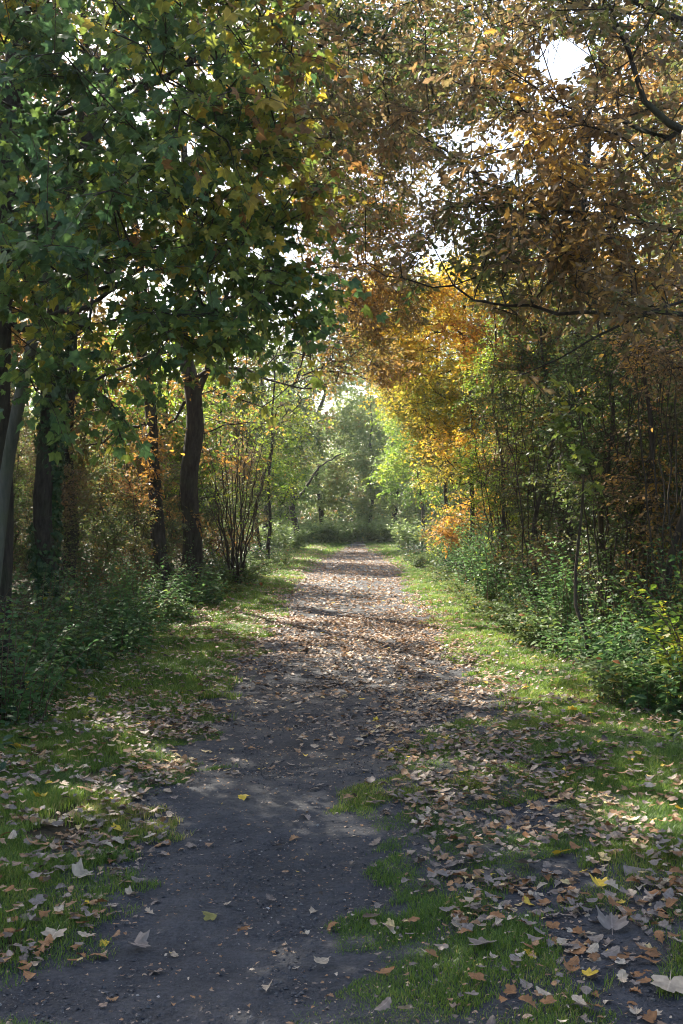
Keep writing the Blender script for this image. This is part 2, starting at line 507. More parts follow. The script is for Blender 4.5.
def tree(name, label, trunk, blobs, leaf, mat, bark='bark', tpl='oak', n_tw=4, n_lf=7, tlen=.38, tint=(.5, .2), first=.3, group=None,
         twigs=True, carve=True, limb_min=0.016, droop=.35, cat='tree', trunk_name='trunk', crown_name='crown', seg=.38, sides=8, sag=.10, gapn=-.75, jit=.06, face=.6, mul=1.0, up=.5, lo_z=0.0, wob=.06, boughs=(), tgrad=None):
    """a tree: trunk, main limbs and a crown of separate leaves on twigs"""
    base = np.array(trunk[0][:3], float); base[2] = float(gz(base[0], base[1])) - .03
    trunk = [list(t) for t in trunk]; trunk[0][2] = base[2]
    w = Wood(trunk, wob=wob)
    pts = np.concatenate([sample_blob(b[:2], int(b[2] * mul)) for b in blobs])
    pts = pts[N2(pts, 2.6) > gapn]
    pts = pts[pts[:, 2] > lo_z]
    if carve: pts = pts[~in_corridor(pts)]; pts = pts[rng.random(len(pts)) > open_view(pts)]; pts = pts[rng.random(len(pts)) > .7 * lit_share(pts)]
    for bo in boughs: w.bough(bo)
    w.grow(pts, first=first, seg=seg, sag=sag, jit=jit, up=up)
    z = np.array([p[2] for p in w.p[:w.nt]]) - base[2]
    w.tr = w.tr * (1 + .45 * np.exp(-z / .22))
    w.radii()
    root = thing(name, base, label, cat, group)
    v, q = w.tubes([list(range(w.nt))], base, sides=sides, knob=.035)
    parts = [(v, q)]
    limbs = []
    for i in range(w.nt):
        for k in w.kids[i]:
            if k >= w.nt:
                tb = w.tubes(w.paths(k, i), base, sides=5)
                (limbs if w.r[k] > limb_min else parts).append(tb)
    sc, tw = leafy_twigs(w.ends, w, base, n_tw, n_lf, tlen, leaf, tpl, tint[0], tint[1], droop, carve, face=face, tgrad=tgrad)
    if twigs and len(tw[0]):
        v, q = twig_tubes(*tw); twp = (v - base, q)
    else: twp = None
    if twp is not None and not limbs: parts.append(twp)
    v, q = merge_q(parts)
    obj(trunk_name, make_mesh(trunk_name, v, q, mat=M[bark], smooth=True), root)
    limbs.sort(key=lambda t: -len(t[0]))
    for t in limbs[60:]: limbs[0] = merge_q([limbs[0], t])
    for v, q in limbs[:60]: obj('limb', make_mesh('limb', v, q, mat=M[bark], smooth=True), root)
    if sc is not None:
        sc['V'] = sc['V'] - base
        cr = obj(crown_name, make_mesh(crown_name, mat=M[mat], **sc), root)
        if twp is not None and limbs: tag(obj('twigwork', make_mesh('twigwork', twp[0], twp[1], mat=M['twig']), cr), kind='stuff')
    return root


def B(px, py, Y, rx, ry, rz, n):
    return (W(px, py, Y), (rx, ry, rz), n)


def TR(*rows):
    """trunk rows given as px, py, Y, radius"""
    return [(*W(a, b, c), r) for a, b, c, r in rows]


# ================================================================== LEFT SIDE TREES
tree('maple_tree', 'green leaved maple overhanging the path, dark trunk at the left frame edge',
     [(-2.82, 9.4, 0, .15), (-2.85, 9.3, 2.5, .13), (-2.75, 9.1, 4.5, .10), (-2.5, 8.9, 6.2, .07), (-2.3, 8.8, 8.2, .03)],
     [B(60, 120, 7.6, 1.3, 1.4, 1.2, 90), B(170, 100, 7.4, 1.0, 1.3, 1.1, 90), B(250, 90, 7.6, .55, 1.0, 1.0, 40), B(190, 240, 7.2, .9, 1.1, .7, 70), B(255, 220, 7.4, .5, .9, .55, 34), B(290, 300, 7.6, .32, .6, .22, 14), B(290, 150, 7.8, .35, .7, .4, 16), B(60, 270, 7.0, .8, 1.1, .6, 40), B(120, 320, 7.2, .55, .8, .35, 22), B(215, 330, 7.4, .35, .6, .22, 12), B(50, 370, 7.4, .35, .5, .35, 9), B(95, 410, 7.8, .25, .4, .3, 5),
      B(120, -60, 8.0, 1.9, 1.8, 1.0, 90), ((-2.2, 10.5, 6.6), (2.6, 2.2, 1.8), 150), ((-4.0, 9.0, 5.0), (1.5, 1.8, 2.0), 150)],  # the last pair of crown clumps is added for the shade it casts
       .092, 'maple', tpl='maple', n_tw=4, n_lf=7, tlen=.42, tint=(.54, .28), first=.22, gapn=-1.1, droop=.75, face=.95, mul=.80, tgrad=[(0, -1.6, .16), (2, 3.6, .05)],
     boughs=[TR((20, 250, 9.1, .04), (90, 215, 8.5, .03), (160, 190, 8, .02), (230, 150, 7.6, .01)), TR((20, 330, 9.2, .04), (90, 300, 8.4, .03), (170, 262, 7.8, .02), (260, 240, 7.4, .008)), TR((20, 130, 9, .04), (110, 90, 8.3, .03), (200, 60, 7.8, .015), (280, 60, 7.5, .008))])
tree('maple_tree', 'slender pale grey maple trunk leaning right at the left frame edge',
     TR((-4, 640, 9.0, .06), (2, 520, 9.0, .054), (20, 400, 8.9, .048), (32, 320, 8.8, .042), (60, 200, 8.6, .035), (90, 60, 8.4, .012)),
     [B(60, 60, 8.4, .9, .9, .8, 35), B(30, 180, 8.6, .7, .8, .5, 22)], .12, 'maple', bark='bark_grey', tpl='maple', n_tw=3, n_lf=6, tint=(.5, .22), first=.5, limb_min=.012, droop=.75, face=.95)
tree('oak_tree', 'thick dark ivy grown oak trunk behind the slender pale trunk',
     TR((40, 640, 13.5, .14), (43, 560, 13.5, .12), (50, 450, 13.4, .11), (60, 330, 13.2, .10), (72, 220, 13.0, .105), (110, 60, 12.8, .09), (150, -80, 12.8, .05)),
     [B(330, 60, 13.5, 1.6, 1.6, 1.1, 110), B(250, 20, 12.6, 1.3, 1.6, 1.0, 70), B(430, 70, 14.5, 1.5, 1.8, 1.2, 110), B(330, -60, 14, 2.4, 2.4, 1.3, 110), B(355, 165, 15, .9, 1.5, .8, 60), B(370, 110, 15.5, 1.2, 1.5, .8, 60), B(90, 10, 13.6, 1.8, 2.0, 1.6, 60), B(60, 260, 14.5, .9, 1.0, .9, 14), B(330, 190, 15, 1.0, 1.5, .9, 60),
      ((-4.5, 15, 8.5), (2.6, 2.6, 2.0), 110), ((-4.4, 12.4, 6.3), (1.3, 1.3, 1.2), 50), B(310, 120, 11.5, .6, 1.2, .8, 40)],  # the middle clump is added to shade a pale patch of the track
     .09, 'oak', tint=(.30, .26), first=.45, n_lf=8, mul=1.5, face=.9,
     boughs=[TR((95, 120, 12.9, .07), (170, 75, 12.7, .06), (225, 42, 12.6, .055), (262, 27, 12.6, .05), (300, 20, 12.7, .045), (345, 27, 12.9, .035), (400, 55, 13.3, .02)), TR((262, 27, 12.6, .03), (300, 36, 12.6, .028), (350, 56, 12.8, .022), (420, 50, 13, .012)),
             TR((64, 300, 13.1, .04), (110, 262, 13.2, .034), (170, 250, 13.6, .025), (250, 225, 14, .012))])
def ivy(rows, n, label):
    t = np.array(rows); f = rng.random(n) ** 1.2 * (len(t) - 2); c = np.stack([np.interp(f, np.arange(len(t)), t[:, k]) for k in range(4)], 1)
    a = rng.uniform(0, 6.283, n); rad = c[:, 3] + .02 + rng.random(n) ** 2 * .07
    P = c[:, :3] + np.stack([np.cos(a) * rad, np.sin(a) * rad, np.zeros(n)], 1)
    k = N3(P, .9) > -.5; P, a = P[k], a[k]
    nn = np.stack([np.cos(a), np.sin(a), np.full(len(a), .5)], 1) + rng.normal(size=P.shape) * .35
    tag(obj('ivy', make_mesh('ivy', mat=M['ivy'], **scatter(LEAF['maple'], P, rng.normal(size=P.shape) * .6 + [0, 0, -1], nn, rng.uniform(.04, .09, len(P)), rng.random(len(P))))), label, 'ivy')


ivy(TR((40, 640, 13.5, .14), (43, 560, 13.5, .12), (50, 450, 13.4, .11), (60, 330, 13.2, .10), (72, 220, 13.0, .105)), 3600, 'dark ivy climbing the thick oak trunk on the left')
tree('oak_tree', 'straight slim dark trunk just right of the ivy grown oak',
     TR((66, 620, 16.5, .12), (70, 520, 16.5, .105), (72, 430, 16.5, .098), (77, 310, 16.4, .09), (80, 200, 16.3, .075), (84, 40, 16.2, .05), (84, -60, 16.2, .02)),
     [B(100, 240, 17, 1.3, 1.3, 1.1, 34), B(90, 60, 17, 2.0, 2.0, 1.6, 80), B(200, 150, 17.5, 1.6, 1.6, 1.4, 60), B(30, 330, 17.5, .8, 1.0, .8, 14), B(76, 440, 16.3, .35, .35, .9, 12), B(110, 380, 17.5, .9, .9, .8, 22), ((-4.8, 17, 10), (2.6, 2.6, 1.6), 70)],
     .09, 'copper', tint=(.45, .24), first=.4, n_lf=8, mul=1.7, face=.9,
     boughs=[TR((73, 395, 16.5, .045), (105, 375, 16.6, .04), (150, 352, 16.8, .03), (215, 345, 17, .012)), TR((76, 330, 16.4, .04), (120, 322, 16.6, .03), (165, 300, 17, .02), (220, 275, 17.2, .01)), TR((74, 372, 16.5, .03), (40, 340, 16.8, .025), (-5, 310, 17, .012))])
tree('oak_tree', 'bent slim oak trunk with copper leaves left of the forked oak',
     TR((172, 620, 20.5, .15), (162, 545, 20.5, .13), (158, 490, 20.5, .12), (148, 430, 20.4, .11), (142, 350, 20.3, .10), (136, 260, 20.2, .08), (120, 120, 20, .05), (110, 20, 20, .02)),
     [B(130, 330, 20.5, 1.2, 1.2, 1.1, 40), B(215, 300, 21, 1.5, 1.4, 1.0, 60), B(110, 200, 21, 1.9, 1.8, 1.6, 70), B(90, 400, 21, .9, 1.0, .7, 18), B(150, 455, 20.2, .35, .35, .7, 10), B(120, 440, 22, 1.2, 1.0, .9, 30), B(150, 60, 22, 2.4, 2.4, 2.0, 80)],
     .09, 'copper', tint=(.5, .25), first=.36, n_lf=8, mul=1.7, face=.9,
     boughs=[TR((150, 420, 20.4, .05), (120, 430, 20.6, .04), (90, 450, 20.8, .03), (60, 440, 21, .012)), TR((144, 350, 20.3, .05), (180, 322, 20.5, .04), (225, 318, 20.8, .025), (280, 300, 21, .012))])
tree('oak_tree', 'sturdy dark oak forking beside the shrub of fanned stems, copper boughs over the path',
     TR((190, 620, 22.5, .22), (188, 560, 22.5, .19), (189, 480, 22.5, .18), (193, 420, 22.5, .18), (194, 385, 22.5, .16), (186, 330, 22.6, .12), (180, 230, 22.8, .09), (180, 80, 23, .05)),
     [B(250, 340, 22, 1.2, 1.4, .7, 60), B(318, 365, 21.5, .8, 1.3, .45, 60), B(355, 352, 22, .8, 1.3, .5, 60), B(345, 250, 21, 1.3, 1.5, 1.0, 90), B(325, 310, 21, .8, 1.4, .7, 70), B(336, 335, 19.5, .6, 1.2, .6, 50), B(325, 385, 26, .5, 1.0, .4, 24), B(375, 365, 23, .8, 1.2, .5, 45), B(330, 320, 21, 1.0, 1.6, .8, 75), B(385, 300, 20.5, .9, 1.6, .8, 45), B(320, 230, 22, 1.7, 1.9, 1.1, 100), B(400, 200, 22, 1.3, 1.8, 1.2, 80), B(180, 180, 24, 2.2, 2.2, 2.0, 90), B(290, 110, 24, 2.2, 2.2, 1.6, 80), B(210, 390, 23, .8, 1.0, .5, 16), B(190, 480, 22.2, .38, .35, .9, 12), B(230, 430, 23.5, 1.0, 1.0, .8, 30), ((.3, 18.5, 8.4), (2.2, 2.4, 1.1), 120), ((2.2, 18.5, 9.2), (1.8, 2.4, 1.1), 80)],
     .095, 'copper', tint=(.42, .27), first=.5, n_lf=8, mul=2.0, face=.9,
     boughs=[TR((198, 395, 22.5, .11), (212, 350, 22.4, .09), (228, 290, 22.2, .07), (250, 200, 22, .03)), TR((205, 372, 22.4, .07), (235, 366, 22.2, .055), (262, 378, 21.8, .04), (300, 390, 21.2, .025), (335, 382, 20.8, .012)), TR((200, 435, 22.5, .03), (235, 420, 22.4, .022), (275, 425, 22.2, .01)),
             TR((196, 395, 22.5, .06), (170, 420, 22.5, .04), (140, 448, 22.6, .02)), TR((222, 300, 22.3, .06), (290, 270, 21.6, .045), (350, 268, 21, .03), (400, 280, 20.5, .012))])
def fan(px, py, Y, n, spread, top, r, seed):
    q = np.random.default_rng(seed); out = []
    for k in range(n):
        dx = spread * (-1 + 2 * (k + q.random()) / n); t = top + q.uniform(-25, 40) + .35 * abs(dx); dY = q.uniform(-.5, .5)
        out.append(TR((px + dx * .08, py, Y, r), (px + dx * .22, py - .22 * (py - t), Y + dY * .4, r * .9), (px + dx * .6, py - .62 * (py - t), Y + dY * .8, r * .65), (px + dx * 1.05, t, Y + dY, r * .3)))
    return out


tree('hazel_shrub', 'shrub of many thin stems fanning up beside the forked oak',
     TR((236, 600, 24, .05), (236, 592, 24, .045), (236, 580, 24, .03)),
     [B(235, 500, 24, 1.0, 1.0, 1.6, 50), B(260, 450, 24, .9, 1.0, .9, 40), B(200, 470, 24.4, .8, .9, .8, 24), B(280, 500, 25, .5, .8, .9, 22)],
     .075, 'lime', bark='twig', tpl='ovate', n_tw=3, n_lf=5, tlen=.3, tint=(.5, .27), first=0, mul=1.6, face=.9, cat='shrub', trunk_name='stem_base', crown_name='foliage', up=2.0, sag=.03, twigs=True, limb_min=.006,
     boughs=fan(236, 588, 24, 22, 46, 415, .024, 5))
tree('small_tree', 'sunlit yellow green young tree over the path at the far left bend',
     TR((268, 575, 36, .06), (268, 520, 36, .05), (272, 440, 36, .04), (276, 360, 36, .02)),
     [B(275, 440, 35, 1.2, 1.5, 1.6, 90), B(305, 430, 34, .9, 1.3, 1.2, 70), B(296, 500, 34, .7, 1.3, 1.0, 70), B(250, 380, 37, 1.3, 1.5, 1.2, 50), B(312, 375, 33, 1.0, 1.5, .9, 80), B(338, 345, 34, 1.1, 1.6, 1.0, 90), B(300, 320, 35, 1.3, 1.5, 1.2, 80)],
     .095, 'lime', tpl='kite', n_tw=5, n_lf=8, tint=(.5, .25), first=.1, lo_z=.3, mul=2.2, face=.9)

# ================================================================== RIGHT SIDE TREES
tree('oak_tree', 'great brown leaved oak whose long boughs reach in over the path from the right',
     [(4.7, 10.5, 0, .30), (4.7, 10.5, 2.2, .26), (4.5, 10.4, 4.5, .22), (4.2, 10.2, 6.8, .15), (3.9, 10.2, 9.5, .05)],
     [B(600, 60, 8.5, 1.2, 1.5, .9, 95), B(520, 120, 9.5, 1.1, 1.6, .8, 95), B(440, 130, 10.5, .9, 1.6, .9, 80), B(420, 30, 10.5, .9, 1.8, .9, 60), B(620, 180, 8.0, .9, 1.4, .6, 75), B(540, 210, 9.0, 1.0, 1.5, .5, 75),
      B(450, 230, 10.0, .9, 1.5, .5, 60), B(640, 260, 8.5, .7, 1.3, .5, 50), B(560, 285, 9.5, 1.0, 1.4, .35, 40), B(520, 10, 9.5, 1.5, 1.8, .9, 80), B(600, -100, 10, 2.6, 2.6, 1.2, 130), ((4.5, 11, 7.5), (2.8, 2.6, 2.2), 110), B(660, 110, 7.0, .6, 1.0, .6, 40)],
     .082, 'oak', tint=(.44, .3), first=.28, n_lf=9, sag=.06, mul=.78, face=.95,
     boughs=[TR((720, 308, 8.6, .036), (640, 312, 8.7, .028), (560, 318, 8.9, .024), (510, 304, 9.1, .018), (450, 288, 9.4, .013), (390, 270, 9.7, .009), (340, 272, 10, .005)),
             TR((730, 160, 8.2, .06), (668, 138, 8.2, .05), (650, 115, 8.2, .04), (640, 70, 8.3, .03), (615, 20, 8.6, .015)), TR((668, 138, 8.2, .035), (620, 120, 8.5, .028), (560, 118, 9, .02), (500, 105, 9.5, .01)),
             TR((720, 225, 8.6, .04), (610, 222, 9, .03), (540, 205, 9.3, .025), (470, 180, 9.6, .018), (430, 140, 10, .008)), TR((720, 40, 8.5, .05), (640, 0, 8.7, .04), (560, -30, 9.2, .03)), TR((640, 316, 8.7, .02), (590, 345, 8.8, .014), (520, 378, 9.0, .008))])
tree('oak_tree', 'dark trunk standing in the thicket on the right under olive leaves',
     TR((572, 640, 19, .17), (570, 540, 19, .15), (568, 450, 19, .14), (574, 380, 19, .12), (584, 280, 19, .09), (590, 100, 19, .05)),
     [B(560, 330, 18.5, 1.4, 1.5, .9, 80), B(640, 340, 18, 1.3, 1.5, 1.0, 75), B(580, 200, 20, 2.2, 2.2, 1.6, 110), B(520, 260, 20, 1.3, 1.6, .9, 70), B(640, 60, 20, 2.6, 2.6, 1.8, 90), B(520, 400, 19.5, 1.0, 1.3, .8, 36)],
     .08, 'olive', tpl='oak', tint=(.8, .24), first=.3, n_lf=8, mul=2.0, face=.9)
tree('field_maple_tree', 'golden yellow leaved tree glowing on the right over the middle of the path',
     TR((474, 600, 27, .065), (472, 480, 27, .055), (470, 400, 27, .05), (462, 300, 27, .05), (452, 200, 27, .02)),
     [B(440, 330, 26, 1.4, 1.6, 1.3, 150), B(470, 290, 26, 1.6, 1.8, 1.1, 130), B(415, 400, 26, .95, 1.5, 1.2, 120), B(420, 470, 27, .8, 1.4, .9, 80), B(395, 340, 27, .8, 1.4, .8, 80), B(380, 300, 26, 1.0, 1.5, .9, 80), B(385, 400, 28, .6, 1.2, .7, 50), B(480, 390, 26, 1.3, 1.6, 1.2, 90), B(500, 330, 27, 1.2, 1.6, 1.2, 60), B(450, 460, 26.5, 1.0, 1.3, .8, 60), B(470, 510, 27, .9, 1.0, .7, 40)],
     .085, 'gold', tpl='kite', n_tw=5, n_lf=9, tint=(.45, .25), first=.2, mul=2.0, face=.9)
tree('field_maple_tree', 'yellow and green leaved tree behind the golden tree',
     TR((446, 575, 36, .07), (446, 480, 36, .06), (440, 380, 36, .05), (436, 280, 36, .03)),
     [B(425, 400, 35, 1.4, 1.6, 1.6, 110), B(420, 320, 35, 1.5, 1.6, 1.3, 90), B(450, 440, 35, 1.5, 1.5, 1.5, 80), B(408, 470, 35, .8, 1.3, 1.2, 80), B(440, 530, 35, 1.2, 1.0, .8, 60), B(395, 390, 36, .9, 1.4, 1.2, 60), B(368, 360, 34, .9, 1.4, .9, 70), B(365, 310, 36, 1.2, 1.5, 1.1, 70), B(480, 300, 37, 2.0, 2.0, 1.6, 80)],
     .095, 'gold', tpl='kite', n_tw=5, n_lf=8, tint=(.3, .25), first=.15, mul=2.2, face=.9)
tree('beech_sapling', 'low orange brown sapling at the foot of the golden tree',
     TR((462, 590, 28.5, .03), (460, 540, 28.5, .02), (458, 505, 28.5, .008)),
     [B(462, 520, 28, .75, .7, .32, 50), B(448, 535, 27.5, .4, .5, .22, 20), B(480, 505, 28, .5, .5, .25, 18)],
     .09, 'copper', tpl='kite', n_tw=4, n_lf=7, tint=(.85, .15), first=.1, carve=False, bark='twig', limb_min=.009, cat='sapling')
for k, (px, Y, top, lab, lf) in enumerate([
        (604, 13.0, 330, 'thin dark stemmed hawthorn left of the pair of thorn trees on the right', (.55, .25)),
        (640, 12.2, 300, 'thin dark thorn tree, left one of the pair above the right hand nettles', (.5, .25)),
        (668, 11.4, 300, 'thick leaning thorn tree at the right frame edge, right one of the pair', (.6, .25)),
        (534, 17.5, 330, 'thin upright thorn tree between the golden tree and the thicket trunk', (.45, .28)),
        (500, 21.0, 340, 'slim thorn tree nearest behind the sunlit brambles under the golden tree', (.35, .28))]):
    ln = [-8, 6, 26, 4, -3][k]
    tree('thorn_tree', lab,
         TR((px, 515 + 1820 / Y, Y, .038), (px + ln * .2, 520, Y, .032), (px + ln * .5, 440, Y, .026), (px + ln, 360, Y, .02), (px + ln * 1.2, top - 60, Y, .008)),
         [B(px, 400, Y + .4, .9, .9, .9, 46), B(px - 18, 470, Y + .6, .7, .8, .6, 30), B(px + 14, 350, Y + .3, .9, .9, .7, 36), B(px, 550, Y + .9, .6, .6, .4, 26), B(px + 6, 500, Y + .2, .7, .6, .5, 30)],
         .05, ['olive', 'olive', 'oak', 'olive', 'lime'][k], bark='twig', wob=.09, boughs=fan(px, 515 + 1780 / Y, Y, 7, 42, 350, .020, 20 + k), tpl='ovate', n_tw=5, n_lf=8, tlen=.30, tint=lf, first=.12, mul=1.8, face=.9, limb_min=.009, group='thin thorn trees of the right hand thicket')
tree('sycamore_sapling', 'bright green broad leaved sapling against the dark thicket trunk on the right',
     TR((588, 640, 11.5, .022), (584, 540, 11.5, .016), (578, 470, 11.4, .011), (576, 410, 11.4, .006)),
     [B(576, 430, 11.3, .18, .2, .22, 5), B(584, 470, 11.3, .2, .2, .2, 3), B(570, 395, 11.3, .2, .2, .15, 3)], .12, 'maple', bark='twig', tpl='maple', n_tw=2, n_lf=5, tlen=.2, tint=(.62, .12), first=.4, carve=False, limb_min=.02, cat='sapling')

# ================================================================== BACKGROUND WOOD (prototypes and copies)
def proto_tree(name, label, h, r, mat, tint, leaf, seed_blobs, first=.3, tpl='kite', n_lf=7, n_tw=4, bark='bark', group=None, twigs=False):
    return tree(name, label, [(0, 400, 0, r), (.05 * h * .3, 400, h * .4, r * .8), (-.02 * h, 400, h * .7, r * .5), (0, 400, h, .02)],
                seed_blobs, leaf, mat, bark=bark, tpl=tpl, n_tw=5, n_lf=9, tlen=.55, tint=tint, first=first, mul=1.8, face=.9, carve=False, twigs=twigs, group=group, limb_min=.02)


def rel(x, y, z, a, b, c, n): return ((x, 400 + y, z), (a, b, c), n)


G_BACK = 'trees deeper in the wood beside the path'
pA = proto_tree('oak_tree', 'x', 12, .2, 'copper', (.45, .25), .15, [rel(0, 0, 8, 2.6, 2.6, 2.6, 130), rel(1.4, .5, 5.5, 1.6, 1.6, 1.2, 50), rel(-1.4, -.5, 6, 1.6, 1.6, 1.4, 50), rel(0, 0, 10.5, 1.6, 1.6, 1.4, 50)], group=G_BACK)
pB = proto_tree('ash_tree', 'x', 11, .13, 'olive', (.62, .26), .15, [rel(0, 0, 7.5, 2.2, 2.2, 2.8, 120), rel(1.0, -.8, 4.6, 1.5, 1.5, 1.3, 60), rel(-1.2, .6, 5, 1.4, 1.4, 1.4, 55), rel(.3, 0, 3.0, 1.2, 1.2, .8, 30)], group=G_BACK)
pC = proto_tree('small_tree', 'x', 7, .07, 'lime', (.4, .25), .12, [rel(0, 0, 4.8, 1.7, 1.7, 1.9, 120), rel(.7, -.4, 2.8, 1.2, 1.2, 1.1, 60), rel(-.8, .4, 3, 1.2, 1.2, 1.1, 60)], first=.15, group=G_BACK)
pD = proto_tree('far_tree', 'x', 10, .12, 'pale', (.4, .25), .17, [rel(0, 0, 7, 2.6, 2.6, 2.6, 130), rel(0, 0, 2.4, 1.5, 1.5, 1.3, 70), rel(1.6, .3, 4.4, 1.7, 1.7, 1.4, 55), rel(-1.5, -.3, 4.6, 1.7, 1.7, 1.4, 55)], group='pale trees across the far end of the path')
pE = tree('thicket_shrub', 'x', [(0, 400, 0, .05), (0, 400, .12, .045), (0, 400, .3, .03)],
          [rel(0, 0, 2.2, 1.1, 1.0, 1.5, 110), rel(.5, -.3, 1.0, .8, .8, .7, 40), rel(-.5, .3, 1.2, .8, .8, .8, 40), rel(0, 0, 3.3, .8, .8, .8, 40)],
          .062, 'olive', bark='twig', tpl='ovate', n_tw=5, n_lf=7, tlen=.3, tint=(.66, .27), first=0, cat='shrub', trunk_name='stem_base', crown_name='foliage', up=2.2, sag=.02, carve=False, limb_min=.006, face=.9, mul=1.5)
pF = tree('thicket_shrub', 'x', [(0, 400, 0, .05), (0, 400, .12, .045), (0, 400, .3, .03)],
          [rel(0, 0, 2.0, .9, .9, 1.5, 90), rel(.4, -.4, 1.1, .8, .8, .7, 30), rel(-.4, .2, 3.0, .9, .8, .9, 60)],
          .062, 'oak', bark='twig', tpl='ovate', n_tw=5, n_lf=7, tlen=.3, tint=(.26, .25), first=0, cat='shrub', trunk_name='stem_base', crown_name='foliage', up=2.2, sag=.02, carve=False, limb_min=.006, face=.9, mul=1.5)
used = set()


def place(p, x, y, rz, sc, label, group=None):
    loc = (x, y, float(gz(x, y)) - .03)
    if p.name not in used:
        used.add(p.name); p.location = loc; p.rotation_euler = (0, 0, rz); p.scale = (sc,) * 3; p['label'] = label
        if group: p['group'] = group
        return p
    return dup(p, loc, rz, sc, label, group)


for p, x, y, rz, sc, lab in [
        (pA, -6.2, 17.5, .4, .95, 'copper oak in the wood straight behind the ivy grown trunk'),
        (pC, -5.2, 24, 1.4, .85, 'green small tree behind the bent slim oak'),
        (pC, -4.4, 28, 2.4, 1.0, 'yellow green small tree behind the forked oak'),
        (pA, -9.5, 33, 3.3, 1.05, 'copper oak deep behind the shrub of fanned stems'),
        (pB, -9.0, 20, 4.2, 1.1, 'olive ash deep at the left between ivy grown and slim trunks'),
        (pC, -5.6, 14.0, 5.2, .8, 'green small tree low behind the slender pale trunk'),
        (pB, -5.4, 10.8, 2.7, .95, 'unseen olive leaved ash left of the slender pale trunk, added for shade'), (pA, -8.2, 13.0, .9, 1.0, 'unseen copper oak out of frame at the left, added for shade'),  # both trees stand out of frame, added to shade the near track
        (pB, -3.6, 52, .7, 1.15, 'olive ash leaning in at the left of the far grass'), (pC, 3.6, 53, 4.4, 1.25, 'yellow green small tree at the right of the far grass'),
        (pB, -4.6, 40, .7, 1.0, 'olive ash beyond the sunlit young tree on the left'),
        (pA, -12, 27, 1.9, 1.1, 'copper oak farthest back in the left wood'),
        (pC, -3.4, 46, 2.9, 1.0, 'yellow green small tree next to the left end of the path'),
        (pB, 5.8, 15.5, .3, .85, 'olive ash behind the pair of thorn trees on the right'),
        (pA, 6.4, 22, 1.3, .95, 'copper oak behind the dark thicket trunk on the right'),
        (pC, 4.3, 23.5, 2.2, .9, 'green small tree in the right thicket left of its dark trunk'),
        (pB, 4.8, 31, 3.4, 1.0, 'olive ash behind the golden tree on the right'),
        (pA, 8.8, 17, 4.1, 1.1, 'copper oak deepest in the thicket at the right frame edge'),
        (pC, 4.2, 44, 5.0, 1.05, 'yellow green small tree next to the right end of the path'),
        (pB, 7.5, 40, 5.6, 1.15, 'tall olive ash far back in the right wood'),
        (pC, 5.0, 18.6, 1.1, .75, 'lowest green small tree behind the thorn trees')]:
    place(p, x, y, rz, sc, lab)
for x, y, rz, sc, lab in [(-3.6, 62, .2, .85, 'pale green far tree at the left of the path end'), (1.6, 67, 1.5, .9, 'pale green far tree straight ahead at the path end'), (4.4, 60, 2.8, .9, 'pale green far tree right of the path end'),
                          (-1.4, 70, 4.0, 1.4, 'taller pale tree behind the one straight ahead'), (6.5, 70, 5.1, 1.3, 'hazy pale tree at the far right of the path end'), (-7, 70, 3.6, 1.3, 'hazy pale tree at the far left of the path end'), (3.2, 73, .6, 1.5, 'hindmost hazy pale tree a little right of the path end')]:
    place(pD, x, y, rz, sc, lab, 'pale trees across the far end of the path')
tree('far_tree', 'far tree with a crooked bare branch curving over the path end',
     TR((292, 545, 56, .16), (292, 500, 56, .14), (290, 440, 56, .11), (288, 380, 56, .05)),
     [B(315, 462, 57, .8, .6, .25, 10), B(340, 450, 57, .5, .6, .25, 8), B(328, 440, 57, .8, .6, .4, 8), B(285, 400, 58, 1.4, 1.4, 1.4, 50)], .14, 'pale', tpl='kite', n_tw=3, n_lf=5, tint=(.5, .3), first=.2, carve=False, twigs=False, wob=.1,
     boughs=[TR((292, 505, 56, .13), (304, 492, 56, .12), (312, 480, 55.8, .10), (316, 470, 55.6, .09), (325, 462, 55.5, .07), (345, 452, 55.4, .04))])

